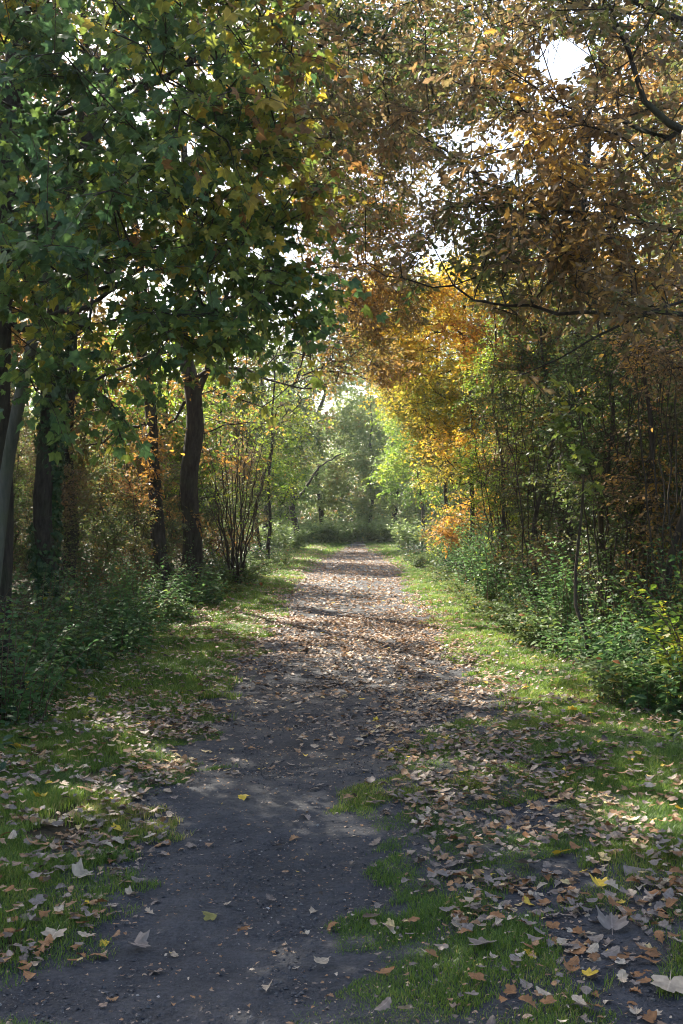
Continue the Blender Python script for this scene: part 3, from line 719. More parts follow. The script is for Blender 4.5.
# ================================================================== SHRUBS, NETTLES, BRAMBLES
def herb(name, mat, n_stem, spread, h, lsize, tpl, tint, arch=.2, pairs=7, whorl=2, group=None, dark_low=False, cane='cane', r=.004):
    """a clump of leafy stems around the origin; parts: stems and foliage"""
    root = thing(name, (0, 400, 0), 'x', {'nettle_clump': 'plant', 'bramble_bush': 'bush', 'leafy_bush': 'bush'}[name], group)
    sv, sq, b = [], [], 0
    P, D, Nn, sz = [], [], [], []
    for s in range(n_stem):
        a = rng.uniform(0, 6.283); rr = spread * math.sqrt(rng.random())
        p0 = np.array([rr * math.cos(a), rr * math.sin(a), -.03]); hh = h * rng.uniform(.55, 1.1) * (1 - .35 * (rr / spread) ** 2)
        lean = np.array([math.cos(a), math.sin(a), 0]) * arch * rng.uniform(.2, 1.3) * hh + np.append(rng.normal(size=2) * .12 * hh, 0)
        f = np.linspace(0, 1, 6)
        c = p0 + np.outer(f, [0, 0, hh]) + np.outer(f ** 2, lean) - np.outer(f ** 3, [0, 0, arch * .45 * hh])
        T = np.gradient(c, axis=0); T /= np.linalg.norm(T, axis=1)[:, None]
        X = np.cross(T, [.3, .9, .1]); X /= np.linalg.norm(X, axis=1)[:, None]; Yv = np.cross(T, X)
        for q in range(6):
            for k in range(3):
                t = k * 2.094; sv.append(c[q] + (X[q] * math.cos(t) + Yv[q] * math.sin(t)) * r * (1 - .7 * f[q]))
        for q in range(5):
            for k in range(3): sq.append((b + q * 3 + k, b + q * 3 + (k + 1) % 3, b + q * 3 + 3 + (k + 1) % 3, b + q * 3 + 3 + k))
        b += 18
        az = rng.uniform(0, 6.28)
        for g in range(pairs):
            ff = .18 + .82 * (g + rng.random() * .6) / pairs
            ff = min(ff, 1)
            pos = np.array([np.interp(ff, f, c[:, j]) for j in range(3)]); az += 1.57 + rng.normal() * .3
            for wv in range(whorl):
                aa = az + wv * 6.283 / whorl + rng.normal() * .2
                d = np.array([math.cos(aa), math.sin(aa), rng.normal() * .3 - .15 + .4 * ff])
                s_ = lsize * rng.uniform(.6, 1.15) * (1.15 - .5 * ff ** 3)
                P.append(pos + d * s_ * .3); D.append(d); Nn.append(np.array([0, 0, 1.0]) + rng.normal(size=3) * .35); sz.append(s_)
    P, D, Nn, sz = map(np.array, (P, D, Nn, sz))
    tt = np.clip(tint[0] + tint[1] * rng.normal(size=len(P)) * .8 + .2 * N4(P, 1.5) * tint[1], 0, 1)
    o1 = obj('stem', make_mesh('stem', np.array(sv), sq, mat=M[cane], smooth=True), root)
    o2 = obj('foliage', make_mesh('foliage', mat=M[mat], **scatter(LEAF[tpl], P, D, Nn, sz, tt)), root)
    return root


protoN = [herb('nettle_clump', 'nettle', 34, .45, .85, .095, 'ovate', (.4, .28), arch=.15, pairs=9), herb('nettle_clump', 'nettle', 30, .40, .65, .085, 'ovate', (.5, .28), arch=.2, pairs=8)]
protoB = [herb('bramble_bush', 'bramble', 42, .55, .95, .085, 'ovate', (.45, .3), arch=.75, pairs=9, whorl=3), herb('bramble_bush', 'bramble', 36, .5, .7, .075, 'ovate', (.5, .3), arch=.9, pairs=8, whorl=3)]
protoL = [herb('leafy_bush', 'nettle', 34, .5, 1.7, .075, 'ovate', (.42, .28), arch=.35, pairs=14, whorl=3, r=.008), herb('leafy_bush', 'lime', 28, .45, 1.4, .08, 'ovate', (.45, .28), arch=.35, pairs=13, whorl=3, r=.008),
          herb('leafy_bush', 'maple', 34, .5, 1.5, .085, 'maple', (.4, .25), arch=.3, pairs=11, whorl=2, r=.008)]
ORD = ['nearest', 'second', 'third', 'fourth', 'fifth', 'sixth', 'seventh', 'eighth', 'ninth', 'tenth', 'eleventh', 'twelfth', 'thirteenth', 'fourteenth', 'fifteenth', 'sixteenth', 'seventeenth', 'eighteenth', 'nineteenth', 'twentieth']


def row(protos, side, spots, what, group, sc0):
    for k, (x, y) in enumerate(sorted(spots, key=lambda s: s[1])):
        p = protos[int(rng.integers(0, len(protos)))]
        far = 'nearest to the camera' if k == 0 else '%s from the camera' % ORD[k]
        place(p, x, y, rng.uniform(0, 6.28), sc0 * rng.uniform(.85, 1.15), '%s at the %s, %s' % (what, side, far), group)


LB = 'left path edge'; RB = 'right path edge'
row([protoL[0], protoL[2]], LB, [(-3.5, 9.6), (-3.9, 11.2), (-3.4, 12.6), (-3.5, 15.0), (-3.1, 17.5), (-3.0, 20.5), (-2.9, 26), (-3.0, 30), (-4.5, 14), (-4.3, 18), (-4.2, 22), (-4.7, 10.2), (-2.95, 9.0), (-3.0, 11.4), (-2.95, 13.8), (-3.9, 9.0), (-2.9, 15.9), (-2.55, 8.35)], 'tall leafy bush', 'tall leafy bushes under the left hand trees', .85)
row(protoN, LB, [(-3.15, 9.2), (-2.95, 10.4), (-2.85, 11.8), (-2.75, 13.2), (-2.7, 14.8), (-2.6, 16.6), (-3.3, 8.2), (-2.5, 19.0), (-3.6, 10.6), (-3.3, 13.8), (-2.75, 8.5), (-2.7, 9.7), (-2.6, 11.0), (-2.5, 12.5)], 'nettle clump', 'nettles along the left edge of the path', .95)
row(protoB, LB, [(-2.45, 21.5), (-2.4, 24), (-2.3, 27), (-2.3, 30.5), (-2.2, 34), (-2.3, 38), (-2.1, 43), (-2.9, 16), (-3.2, 11.0)], 'bramble bush', 'brambles along the left edge of the path', 1.0)
row(protoL, RB, [(3.1, 9.0), (3.3, 10.6), (3.2, 12.6), (3.3, 15.4), (3.2, 18.5), (3.4, 22.5), (3.3, 26.5), (3.4, 31), (4.3, 11.5), (4.2, 14.2), (3.2, 37), (2.9, 13.9), (2.9, 16.8), (2.85, 20.0), (2.95, 24), (3.0, 29)], 'tall leafy bush', 'tall leafy bushes under the right hand trees', 1.12)
row(protoN, RB, [(2.75, 7.9), (2.65, 8.9), (2.6, 10.0), (2.65, 11.2), (2.5, 12.3), (2.9, 9.8), (3.1, 8.4), (2.9, 11.8)], 'nettle clump', 'nettles along the right edge of the path', .85)
row(protoB, RB, [(2.55, 9.4), (2.6, 13.4), (2.5, 14.6), (2.45, 16.2), (2.45, 18), (2.45, 20.2), (2.5, 22.8), (2.45, 25.8), (2.5, 29), (2.55, 33), (2.6, 38), (2.7, 43.5), (2.9, 15.4), (2.9, 17.2), (3.0, 20.6)], 'bramble bush', 'brambles along the right edge of the path', .9)
def thickets(side, spots, what, group):
    for k, (x, y, p, sc) in enumerate(sorted(spots, key=lambda s: s[1])):
        far = 'nearest to the camera' if k == 0 else '%s from the camera' % ORD[k]
        place(p, x, y, rng.uniform(0, 6.28), sc, '%s %s, %s on the %s' % ('olive leaved' if p is pE else 'brown leaved', what, far, side), group)


thickets('left', [(-5.4, 13.5, pE, .7), (-4.3, 12.6, pE, .6), (-4.1, 15.6, pF, .62), (-3.75, 18.7, pE, .66), (-3.5, 21.0, pE, .6), (-5.0, 10.6, pE, .6), (-3.7, 27, pE, .95), (-4.5, 23.5, pF, .9), (-4.6, 18.2, pE, .7), (-5.2, 17, pF, .7), (-4.6, 20.5, pE, .7), (-5.6, 20, pF, .9), (-3.9, 25, pF, .8), (-4.6, 26, pE, 1.0), (-3.6, 29, pE, 1.0), (-3.5, 34, pF, 1.0), (-3.3, 39, pE, 1.0), (-6.5, 15, pE, 1.0), (-7, 23, pF, 1.1), (-5.5, 33, pE, 1.1)],
         'thicket shrub', 'thicket shrubs under the left hand trees')
thickets('right', [(3.9, 10.0, pE, .8), (4.4, 12.2, pF, .9), (3.9, 13.6, pE, .9), (3.6, 16.5, pF, .85), (4.8, 16.0, pE, 1.0), (3.8, 19.8, pE, .95), (4.8, 20.5, pF, 1.0), (3.9, 23.8, pF, .95), (5.4, 25, pE, 1.1), (4.0, 28, pE, 1.0), (4.2, 33, pF, 1.0), (3.9, 40, pE, 1.0), (6.4, 18.5, pF, 1.1), (6.5, 29, pF, 1.1)],
         'thicket shrub', 'thicket shrubs under the right hand trees')
far_spots = [(-5.0, 58), (-3.4, 60), (-1.9, 61.5), (-.6, 62.5), (.9, 63.5), (2.3, 63), (3.6, 61), (4.6, 58), (3.5, 52), (-3.6, 53), (-2.7, 49), (-4.4, 64), (-2.4, 66), (-.2, 67.5), (1.8, 68), (3.8, 66), (5.6, 62)]
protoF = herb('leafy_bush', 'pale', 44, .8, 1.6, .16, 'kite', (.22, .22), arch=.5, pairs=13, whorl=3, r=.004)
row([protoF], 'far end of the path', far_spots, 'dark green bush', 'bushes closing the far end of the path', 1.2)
for p in protoN + protoB + protoL + [protoF, pE, pF]:
    if p.name not in used:
        for c in list(p.children): bpy.data.objects.remove(c)
        bpy.data.objects.remove(p)

# far wood that reads as one mass behind everything
n = 90000
n3 = 230000
P = np.stack([rng.uniform(-45, 45, n3), rng.uniform(80, 104, n3), rng.random(n3) ** 1.25 * 13], 1)
sd = np.where(rng.random(n) < .5, -1, 1)
P2 = np.stack([sd * (11 + 30 * rng.random(n) ** 1.5), rng.uniform(8, 86, n), rng.random(n) ** .8 * 11], 1)
P = np.concatenate([P, P2]); P = P[(P[:, 2] < 8.5 + 2.2 * N1(P, 14.0))]
o = obj('woodland', make_mesh('woodland', mat=M['olive'], **scatter(LEAF['kite'], P, rng.normal(size=P.shape) + [0, 0, -.3], rng.normal(size=P.shape) * .6 + [0, 0, 1], rng.uniform(.22, .42, len(P)), np.clip(.5 + .25 * N2(P, 6.0) + .15 * rng.normal(size=len(P)), 0, 1))))
tag(o, 'deep mass of wood closing the view behind the trees', 'woodland', kind='stuff')

# low ground cover under the trees
def cover(n, f):
    x = rng.uniform(-11, 11, n); y = 6 + 50 * rng.random(n) ** 1.5
    d = np.where(x < 0, -x - (2.35 + .2 * n2(N1, x, y, 2.0)), x - (2.15 + .2 * n2(N1, x, y, 2.0)))
    k = (d > 0) & (np.abs(x) < .4 * y + 1.5) & (rng.random(n) < np.exp(-d / 3.5))
    return x[k], y[k], d[k]


x, y, d = cover(60000, 0)
z = gz(x, y) + rng.random(len(x)) ** 1.3 * .38 * sstep(0, .7, d) + .02
P = np.stack([x, y, z], 1)
o = obj('undergrowth', make_mesh('undergrowth', mat=M['ivy'], **scatter(LEAF['ovate'], P, rng.normal(size=P.shape) * [1, 1, .4], np.array([0, 0, 1]) + rng.normal(size=P.shape) * .4, rng.uniform(.05, .10, len(P)) * np.where(y > 25, 1.5, 1), rng.random(len(P)))))
tag(o, 'dark ivy and low weeds covering the floor of the wood', 'undergrowth', kind='stuff')

# ================================================================== GROUND
def axis(lo, hi, segs):
    out = []
    for a, b, s in segs: out.append(np.arange(a, b, s))
    return np.unique(np.round(np.concatenate([[lo]] + out + [[hi]]), 4))


def grid_mesh(name, xs, ys, zf, mat):
    Xg, Yg = np.meshgrid(xs, ys)
    V = np.stack([Xg, Yg, zf(Xg, Yg)], -1).reshape(-1, 3)
    nx, ny = len(xs), len(ys)
    i = np.arange(ny - 1)[:, None] * nx + np.arange(nx - 1)[None]
    Q = np.stack([i, i + 1, i + nx + 1, i + nx], -1).reshape(-1, 4)
    return make_mesh(name, V, Q, mat=mat, smooth=True)


def pos_noise(nt, scale, detail=4, rough=.6):
    tc = nt.nodes.new('ShaderNodeNewGeometry')
    nz = nt.nodes.new('ShaderNodeTexNoise'); nz.inputs['Scale'].default_value = scale; nz.inputs['Detail'].default_value = detail; nz.inputs['Roughness'].default_value = rough
    nt.links.new(tc.outputs['Position'], nz.inputs['Vector'])
    return nz


def ground_mat():
    m, nt, out = new_mat('woodland_soil'); L = nt.links.new
    a = pos_noise(nt, 1.3); b = pos_noise(nt, 25, 5, .7)
    r1 = ramp(nt, [(.3, (.030, .026, .018)), (.5, (.055, .045, .028)), (.68, (.045, .055, .022))]); L(a.outputs['Fac'], r1.inputs[0])
    r2 = ramp(nt, [(.3, (.5, .5, .5)), (.7, (1.4, 1.35, 1.25))]); L(b.outputs['Fac'], r2.inputs[0])
    mx = nt.nodes.new('ShaderNodeMix'); mx.data_type = 'RGBA'; mx.blend_type = 'MULTIPLY'; mx.inputs[0].default_value = 1
    L(r1.outputs[0], mx.inputs[6]); L(r2.outputs[0], mx.inputs[7])
    pb = nt.nodes.new('ShaderNodeBsdfPrincipled'); pb.inputs['Roughness'].default_value = .95; pb.inputs['Specular IOR Level'].default_value = .1
    L(mx.outputs[2], pb.inputs['Base Color'])
    bp = nt.nodes.new('ShaderNodeBump'); bp.inputs['Strength'].default_value = .8; bp.inputs['Distance'].default_value = .02
    L(b.outputs['Fac'], bp.inputs['Height']); L(bp.outputs[0], pb.inputs['Normal']); L(pb.outputs[0], out.inputs[0])
    return m


def path_mat():
    m, nt, out = new_mat('cinder_path'); L = nt.links.new
    a = pos_noise(nt, 1.1, 5, .6); b = pos_noise(nt, 60, 4, .75); c = pos_noise(nt, 9, 5, .65)
    r1 = ramp(nt, [(.3, (.033, .036, .043)), (.55, (.060, .062, .069)), (.72, (.088, .083, .078))]); L(a.outputs['Fac'], r1.inputs[0])
    r2 = ramp(nt, [(.28, (.45, .45, .46)), (.55, (1, 1, 1)), (.68, (1.25, 1.25, 1.25)), (.74, (2.3, 2.2, 2.1))]); L(b.outputs['Fac'], r2.inputs[0])
    r3 = ramp(nt, [(.3, (.7, .7, .72)), (.7, (1.25, 1.22, 1.18))]); L(c.outputs['Fac'], r3.inputs[0])
    mx = nt.nodes.new('ShaderNodeMix'); mx.data_type = 'RGBA'; mx.blend_type = 'MULTIPLY'; mx.inputs[0].default_value = 1; L(r1.outputs[0], mx.inputs[6]); L(r2.outputs[0], mx.inputs[7])
    my = nt.nodes.new('ShaderNodeMix'); my.data_type = 'RGBA'; my.blend_type = 'MULTIPLY'; my.inputs[0].default_value = 1; L(mx.outputs[2], my.inputs[6]); L(r3.outputs[0], my.inputs[7])
    pb = nt.nodes.new('ShaderNodeBsdfPrincipled'); pb.inputs['Roughness'].default_value = .8; pb.inputs['Specular IOR Level'].default_value = .3
    L(my.outputs[2], pb.inputs['Base Color'])
    ad = nt.nodes.new('ShaderNodeMath'); ad.operation = 'MULTIPLY_ADD'; ad.inputs[1].default_value = .35; L(b.outputs['Fac'], ad.inputs[0]); L(c.outputs['Fac'], ad.inputs[2])
    bp = nt.nodes.new('ShaderNodeBump'); bp.inputs['Strength'].default_value = 1.0; bp.inputs['Distance'].default_value = .06
    L(ad.outputs[0], bp.inputs['Height']); L(bp.outputs[0], pb.inputs['Normal']); L(pb.outputs[0], out.inputs[0])
    return m


xs = axis(-400, 400, [(-400, -30, 30), (-30, -6, 1.0), (-6, -3, .2), (-3, 3, .07), (3, 6, .2), (6, 30, 1.0), (30, 400, 30)])
ys = axis(-60, 600, [(-60, 1, 5), (1, 3, .2), (3, 14, .08), (14, 30, .2), (30, 90, .6), (90, 600, 30)])
tag(obj('ground', grid_mesh('ground', xs, ys, gz, ground_mat())), 'brown earth of the wood and grass verges', 'ground', kind='structure')

# the path: irregular edges that sink into the verge
def bare(x, y):
    """1 on the trodden cinder surface, 0 on the grass; near the camera a left track and a short right track"""
    wob = .10 * n2(N2, x, y, .9) + .07 * n2(N4, x, y, .35)
    c, h = PATH_C(y), PATH_H(y)
    full = sstep(.10, -.10, np.abs(x - c) - h + wob)
    left = sstep(.12, -.12, np.abs(x + .42 - .22 * sstep(6.2, 9, y)) - .55 - .32 * sstep(6.2, 9, y) + wob)
    right = sstep(.08, -.08, np.abs(x - .97) - .13 + .6 * wob) * sstep(6.0, 5.2, y + wob * 4)
    nearm = sstep(9.5, 7.0, y + 3 * wob)
    return np.maximum(np.maximum(full * (1 - nearm), left * (y < 10.5)), right * nearm)


def path_z(x, y):
    d = np.abs(x - PATH_C(y)) - PATH_H(y) + .08 * n2(N2, x, y, .9)
    return gz(x, y) + .012 * sstep(10, 40, y) + .016 - .06 * sstep(.20, .38, d) + .0035 * n2(N4, x, y, .33) * sstep(20, 8, y)


pxs = np.arange(-1.7, 2.5, .05); pys = axis(-6, 66, [(-6, 3, .3), (3, 14, .05), (14, 30, .12), (30, 66, .3)])
tag(obj('path', grid_mesh('path', pxs, pys, path_z, path_mat())), 'dark cinder path leading straight into the wood', 'path', kind='structure')

# ------------------------------------------------------------------ grass
def on_grass(x, y):
    b = bare(x, y)
    b = np.clip(.5 * b + .3 * bare(x + .07, y + .05) + .2 * bare(x - .08, y - .06) + .075 * n2(N3, x, y, .22), 0, 1)
    edge = np.where(x < 0, -2.75 + .25 * sstep(8, 25, y), 2.55)
    g = sstep(.3, .75, 1 - b) * np.where(x < 0, sstep(edge - .5, edge + .2, x), sstep(edge + .4, edge - .2, x))
    med = (x > .1) & (x < .85) & (y < 9)
    cl = .55 + .3 * n2(N1, x, y, 1.1) + .35 * n2(N3, x, y, .45)
    g = g * np.clip(np.where(med, cl + .42, cl + .3), 0, 1)
    return g


def grass_blades(n, ylo, yhi, wid, hgt, xr):
    y = ylo + (yhi - ylo) * rng.random(n); x = rng.uniform(-xr, xr, n)
    k = rng.random(n) < on_grass(x, y)
    x, y = x[k], y[k]; n = len(x)
    hm = np.clip(.8 + .35 * n2(N4, x, y, .8), .35, 1.6) * np.where(y < 9, np.clip(.75 + .7 * (np.abs(x) - .8), .75, 1.15), 1)
    h = hgt * rng.uniform(.45, 1.25, n) * hm + .016; a = rng.uniform(0, 6.283, n)
    ln = h * rng.uniform(.15, 1.0, n)
    dx, dy = np.cos(a), np.sin(a); z = gz(x, y) + .004
    w = wid * rng.uniform(.7, 1.3, n)
    px, py = -dy * w, dx * w
    V = np.zeros((n, 5, 3))
    V[:, 0] = np.stack([x - px, y - py, z], 1); V[:, 1] = np.stack([x + px, y + py, z], 1)
    mx_, my_ = x + dx * ln * .35, y + dy * ln * .35
    V[:, 2] = np.stack([mx_ + px * .75, my_ + py * .75, z + h * .62], 1); V[:, 3] = np.stack([mx_ - px * .75, my_ - py * .75, z + h * .62], 1)
    V[:, 4] = np.stack([x + dx * ln, y + dy * ln, z + h * .95], 1)
    o5 = np.arange(n)[:, None] * 5
    tt = np.clip(.45 + .12 * n2(N2, x, y, 1.6) + .2 * rng.normal(size=n), 0, 1)
    return V.reshape(-1, 3), o5 + np.array([[0, 1, 2, 3]]), o5 + np.array([[3, 2, 4]]), np.repeat(tt, 5)


M['grass'] = leaf_mat('grass_blade', [(0, (.042, .085, .018)), (.4, (.08, .145, .022)), (.75, (.155, .215, .03)), (.93, (.22, .22, .05)), (1, (.32, .26, .10))], trans=.45, boost=2.0, vein=False, rough=.45, blotch=.1)
GV, GQ, GT, GI, b = [], [], [], [], 0
for args in [(950000, 2.6, 9, .0018, .029, 3.2), (400000, 9, 17, .0026, .046, 3.2), (220000, 17, 32, .0045, .065, 3.2), (110000, 32, 66, .009, .09, 5.0)]:
    v, q, t, ti = grass_blades(*args)
    GV.append(v); GQ.append(q + b); GT.append(t + b); GI.append(ti); b += len(v)
v = np.concatenate(GV)
tag(obj('grass', make_mesh('grass', v, np.concatenate(GQ), np.concatenate(GT), mat=M['grass'], tint=np.concatenate(GI), uv=np.zeros((len(v), 2)))),
    'short green grass of both verges and the strip between the tracks', 'grass', kind='stuff')

# gravel on the bare track
n = 150000
x = rng.uniform(-1.3, 1.6, n); y = 2.8 + 10 * rng.random(n) ** 1.4
k = rng.random(n) < bare(x, y) * np.clip(.5 + .5 * n2(N3, x, y, .7), .05, 1); x, y = x[k], y[k]; n = len(x)
oct_ = np.array([(1, 0, 0), (-1, 0, 0), (0, 1, 0), (0, -1, 0), (0, 0, 1), (0, 0, -1)], float)
octf = np.array([(0, 2, 4), (2, 1, 4), (1, 3, 4), (3, 0, 4), (2, 0, 5), (1, 2, 5), (3, 1, 5), (0, 3, 5)])
s = .0016 + .0075 * rng.random(n) ** 7
v = oct_[None] * rng.uniform(.6, 1.3, (n, 6, 1)) * s[:, None, None] * [1, 1, .7]
v = v + rng.normal(size=v.shape) * s[:, None, None] * .2 + np.stack([x, y, gz(x, y) + .0165 + s * .2], 1)[:, None]
mg, nt, out = new_mat('cinder_stone')
at = nt.nodes.new('ShaderNodeAttribute'); at.attribute_name = 'tint'
r = ramp(nt, [(0, (.02, .021, .026)), (.6, (.05, .051, .056)), (.92, (.10, .095, .09)), (.97, (.15, .14, .13)), (1, (.34, .31, .28))]); nt.links.new(at.outputs['Fac'], r.inputs[0])
pb = nt.nodes.new('ShaderNodeBsdfPrincipled'); pb.inputs['Roughness'].default_value = .8; nt.links.new(r.outputs[0], pb.inputs['Base Color']); nt.links.new(pb.outputs[0], out.inputs[0])
tag(obj('gravel', make_mesh('gravel', v.reshape(-1, 3), None, (octf[None] + (np.arange(n) * 6)[:, None, None]).reshape(-1, 3), mat=mg, tint=np.repeat(rng.random(n), 6))),
    'small grey stones scattered over the dark track', 'gravel', kind='stuff')

# ------------------------------------------------------------------ fallen leaves
LITTER = {
    'grey brown': [(0, (.14, .11, .09)), (.5, (.20, .16, .13)), (1, (.28, .23, .19))],
    'russet': [(0, (.15, .07, .03)), (.5, (.24, .11, .04)), (1, (.33, .16, .05))],
    'pale tan': [(0, (.28, .21, .14)), (.5, (.38, .30, .21)), (1, (.48, .40, .30))],
    'yellow': [(0, (.50, .32, .03)), (.6, (.62, .42, .04)), (1, (.66, .50, .08))],
    'dark brown': [(0, (.05, .032, .02)), (1, (.11, .07, .045))],
    'olive': [(0, (.14, .14, .04)), (1, (.24, .20, .05))],
}
for kx, st in LITTER.items(): M['litter ' + kx] = leaf_mat('fallen_leaf_' + kx.replace(' ', '_'), st, trans=.12, boost=1.3, rough=.55, spec=.3, blotch=.35)
allst = [(0, (.05, .036, .026)), (.12, (.13, .10, .08)), (.38, (.23, .18, .145)), (.52, (.23, .13, .065)), (.68, (.32, .17, .075)), (.84, (.38, .29, .20)), (.95, (.46, .38, .28)), (.97, (.56, .36, .04)), (1, (.6, .42, .05))]
M['litter'] = leaf_mat('leaf_litter_mix', allst, trans=.15, boost=1.3, rough=.55, spec=.3, blotch=.35)


def bend(t, a, b, tw):
    """curl a fallen leaf"""
    V, Q, T = t
    V = V.copy(); x, y = V[:, 0].copy(), V[:, 1].copy()
    V[:, 2] = V[:, 2] * .3 + .75 * (a * x * x * 2.0 + b * (y - .4) ** 2 + tw * x * y)
    return V, Q, T


def strip_hi(seed, asym):
    r = np.random.default_rng(seed); ts, ws = OAK_HI
    V, Q, T = strip_leaf(ts, np.array(ws) * r.uniform(.85, 1.15, len(ws)), 0, .1, stalk=.16)
    return V * np.array([1.05, 1, 1]), Q, T


FALL = [('oak', bend(strip_hi(1, 0), .5, .3, .1)), ('oak', bend(strip_hi(2, 0), 1.3, -.4, .5)), ('oak', bend(strip_hi(3, 0), -.7, .55, -.4)), ('oak', bend(strip_hi(4, 0), .2, .9, .2)),
        ('maple', bend(palm_leaf(0, .1, True, 5, .4), .4, .35, .2)), ('maple', bend(palm_leaf(0, .1, True, 6, .4), .9, .1, -.4)), ('maple', bend(palm_leaf(0, .1, True, 7, .3), -.5, .5, .3)), ('maple', bend(palm_leaf(0, .1, True, 8, .3), .1, .9, .5))]


def litter_density(x, y):
    b = bare(x, y)
    c, h = PATH_C(y), PATH_H(y)
    d = np.abs(x - c)
    cl = np.clip(.72 + .22 * n2(N4, x, y, 1.3) + .2 * n2(N1, x, y, .45), .1, 1.6)
    far = sstep(5.5, 14.0, y + 2.6 * (x + .2) + .6 * n2(N2, x, y, .8))                    # leaves lie thick from here on, earlier on the right
    left_track = b * sstep(.35, .1, x)
    g = np.where(d < h + .15, .12 + .88 * far, 0) * sstep(64, 48, y)
    g = np.maximum(g, .72 * sstep(.15, .45, x) * sstep(1.9, 1.3, x) * sstep(3.2, 4.5, y))     # right strip
    g = np.maximum(g, .36 * sstep(-1.0, -1.3, x))          # left verge
    g = np.maximum(g, .85 * np.exp(-((x + 1.15) / .3) ** 2) * sstep(3, 5, y))
    g = np.maximum(g, .34 * sstep(1.3, 1.6, x) * (1 - .4 * sstep(8, 11, y)))
    g = g * (1 - left_track * (1 - far) * .80)
    g = g * np.clip(1.1 - .004 * y, .5, 1)
    g = g * np.where((x > 2.5) | (x < -3.0), .35, 1)
    return g * cl


def litter_pts(n, ylo, yhi, xr):
    y = ylo + (yhi - ylo) * rng.random(n); x = rng.uniform(-xr, xr, n)
    k = rng.random(n) < litter_density(x, y)
    return x[k], y[k]


xa, ya = litter_pts(36000, 2.7, 9.5, 3.2)
xb, yb = litter_pts(34000, 9.5, 18, 3.2)
xc, yc = litter_pts(52000, 18, 58, 4)
xd = rng.uniform(-1.2, 1.5, 9000); yd = 2.8 + 8 * rng.random(9000)          # crumbled bits
xa = np.concatenate([xa, xd]); ya = np.concatenate([ya, yd]); na = len(xa)
X = np.concatenate([xa, xb, xc]); Y = np.concatenate([ya, yb, yc]); n = len(X)
kind = rng.choice(8, n, p=[.19, .18, .17, .15, .09, .08, .07, .07])
size = np.where(kind < 4, rng.uniform(.026, .074, n), rng.uniform(.026, .064, n)) * np.where(Y > 18, 1.3, 1)
size[na - 9000:na] = .006 + .016 * rng.random(9000) ** 2
yaw = rng.uniform(0, 6.283, n)
tilt = rng.normal(size=(n, 2)) * .18
on_g = on_grass(X, Y)
Z = gz(X, Y) + .020 + np.minimum(rng.random(n) * .014, size * .3) + on_g * (.012 + .03 * rng.random(n)) + .012 * sstep(10, 40, Y)
flip = np.where(rng.random(n) < .35, -1.0, 1.0)
tint = np.clip(rng.beta(1.4, 1.65, n) + .08 * n2(N2, X, Y, 2.0), 0, .96)
tint = np.where(rng.random(n) < .012, rng.uniform(.97, 1, n), tint)
tint = np.where((rng.random(n) < .55) & (Y > 13), rng.uniform(.45, .75, n), tint)

# named yellow leaves of the foreground: px, py, colour, kind, size, label
SPECIAL = [(42, 800, 'yellow', 5, .075, 'bright yellow maple leaf on the grass at the left, left of the track'),
           (246, 800, 'yellow', 6, .08, 'yellow leaf lying alone on the middle of the dark path'),
           (600, 889, 'yellow', 5, .085, 'bright yellow folded leaf beside the short right hand track'),
           (119, 833, 'yellow', 4, .07, 'dull yellow leaf on the left verge between the tan leaves'),
           (17, 747, 'yellow', 6, .085, 'yellow maple leaf on the left grass close to the nettles'),
           (79, 880, 'pale tan', 5, .105, 'large cream folded leaf on the edge of the left verge'),
           (562, 857, 'yellow', 7, .085, 'yellow edged leaf behind the large grey leaves by the right track'),
           (628, 871, 'grey brown', 6, .12, 'large silvery grey leaf curled on the right verge'),
           (524, 868, 'grey brown', 4, .12, 'large silvery grey leaf at the tip of the short right track'),
           (56, 937, 'pale tan', 4, .09, 'cream leaf lying flat at the left edge of the dark track'),
           (574, 712, 'yellow', 5, .085, 'orange yellow leaf on the right grass under the nettles'),
           (487, 951, 'grey brown', 7, .115, 'large grey leaf in the grass between the two tracks'),
           (328, 963, 'pale tan', 0, .085, 'pale lobed leaf alone on the lower right of the dark track'),
           (136, 948, 'grey brown', 5, .085, 'grey crumpled leaf on the left half of the dark track'),
           (670, 990, 'pale tan', 7, .12, 'large cream leaf at the lower right corner of the picture'),
           (612, 932, 'grey brown', 5, .12, 'large silvery grey leaf lying across the short right track'),
           (214, 919, 'olive', 6, .075, 'olive leaf flat on the dark track near its middle'),
           (266, 994, 'pale tan', 1, .07, 'small pale lobed leaf at the bottom centre of the track')]
sx, sy = [], []
for px, py, *_ in SPECIAL:
    Yg = FPX * CAM_Z / (py - CY)
    for _i in range(6):
        xg = (px - CX) / FPX * Yg; Yg = FPX * (CAM_Z - float(gz(xg, Yg)) - .02) / (py - CY)
    sx.append((px - CX) / FPX * Yg); sy.append(Yg)
clear = np.ones(n, bool)
for a, b_ in zip(sx, sy): clear &= (np.hypot((X - a), (Y - b_) * .8) > .10)
X, Y, Z, kind, size, yaw, tilt, flip, tint = X[clear], Y[clear], Z[clear], kind[clear], size[clear], yaw[clear], tilt[clear], flip[clear], tint[clear]
n = len(X)
inview = (Y > 3.55) & (np.abs(X / Y * FPX + CX - 341) < 345)
px_area = np.where(inview, (size / Y) ** 2 * (1.6 / Y + .25), 0)
order = np.argsort(-px_area)
NEAR = order[:280]; REST = order[280:]


def frame(i):
    d = np.stack([np.cos(yaw[i]), np.sin(yaw[i]), tilt[i, 0]], 1)
    nn = np.stack([tilt[i, 1] * np.sin(yaw[i]), -tilt[i, 1] * np.cos(yaw[i]), flip[i]], 1)
    return d, nn


def litter_obj(i, label=None):
    d, nn = frame(i)
    P = np.stack([X[i], Y[i], Z[i]], 1)
    return scatter([f[1] for f in FALL], P, d, nn, size[i], tint[i], kind[i])


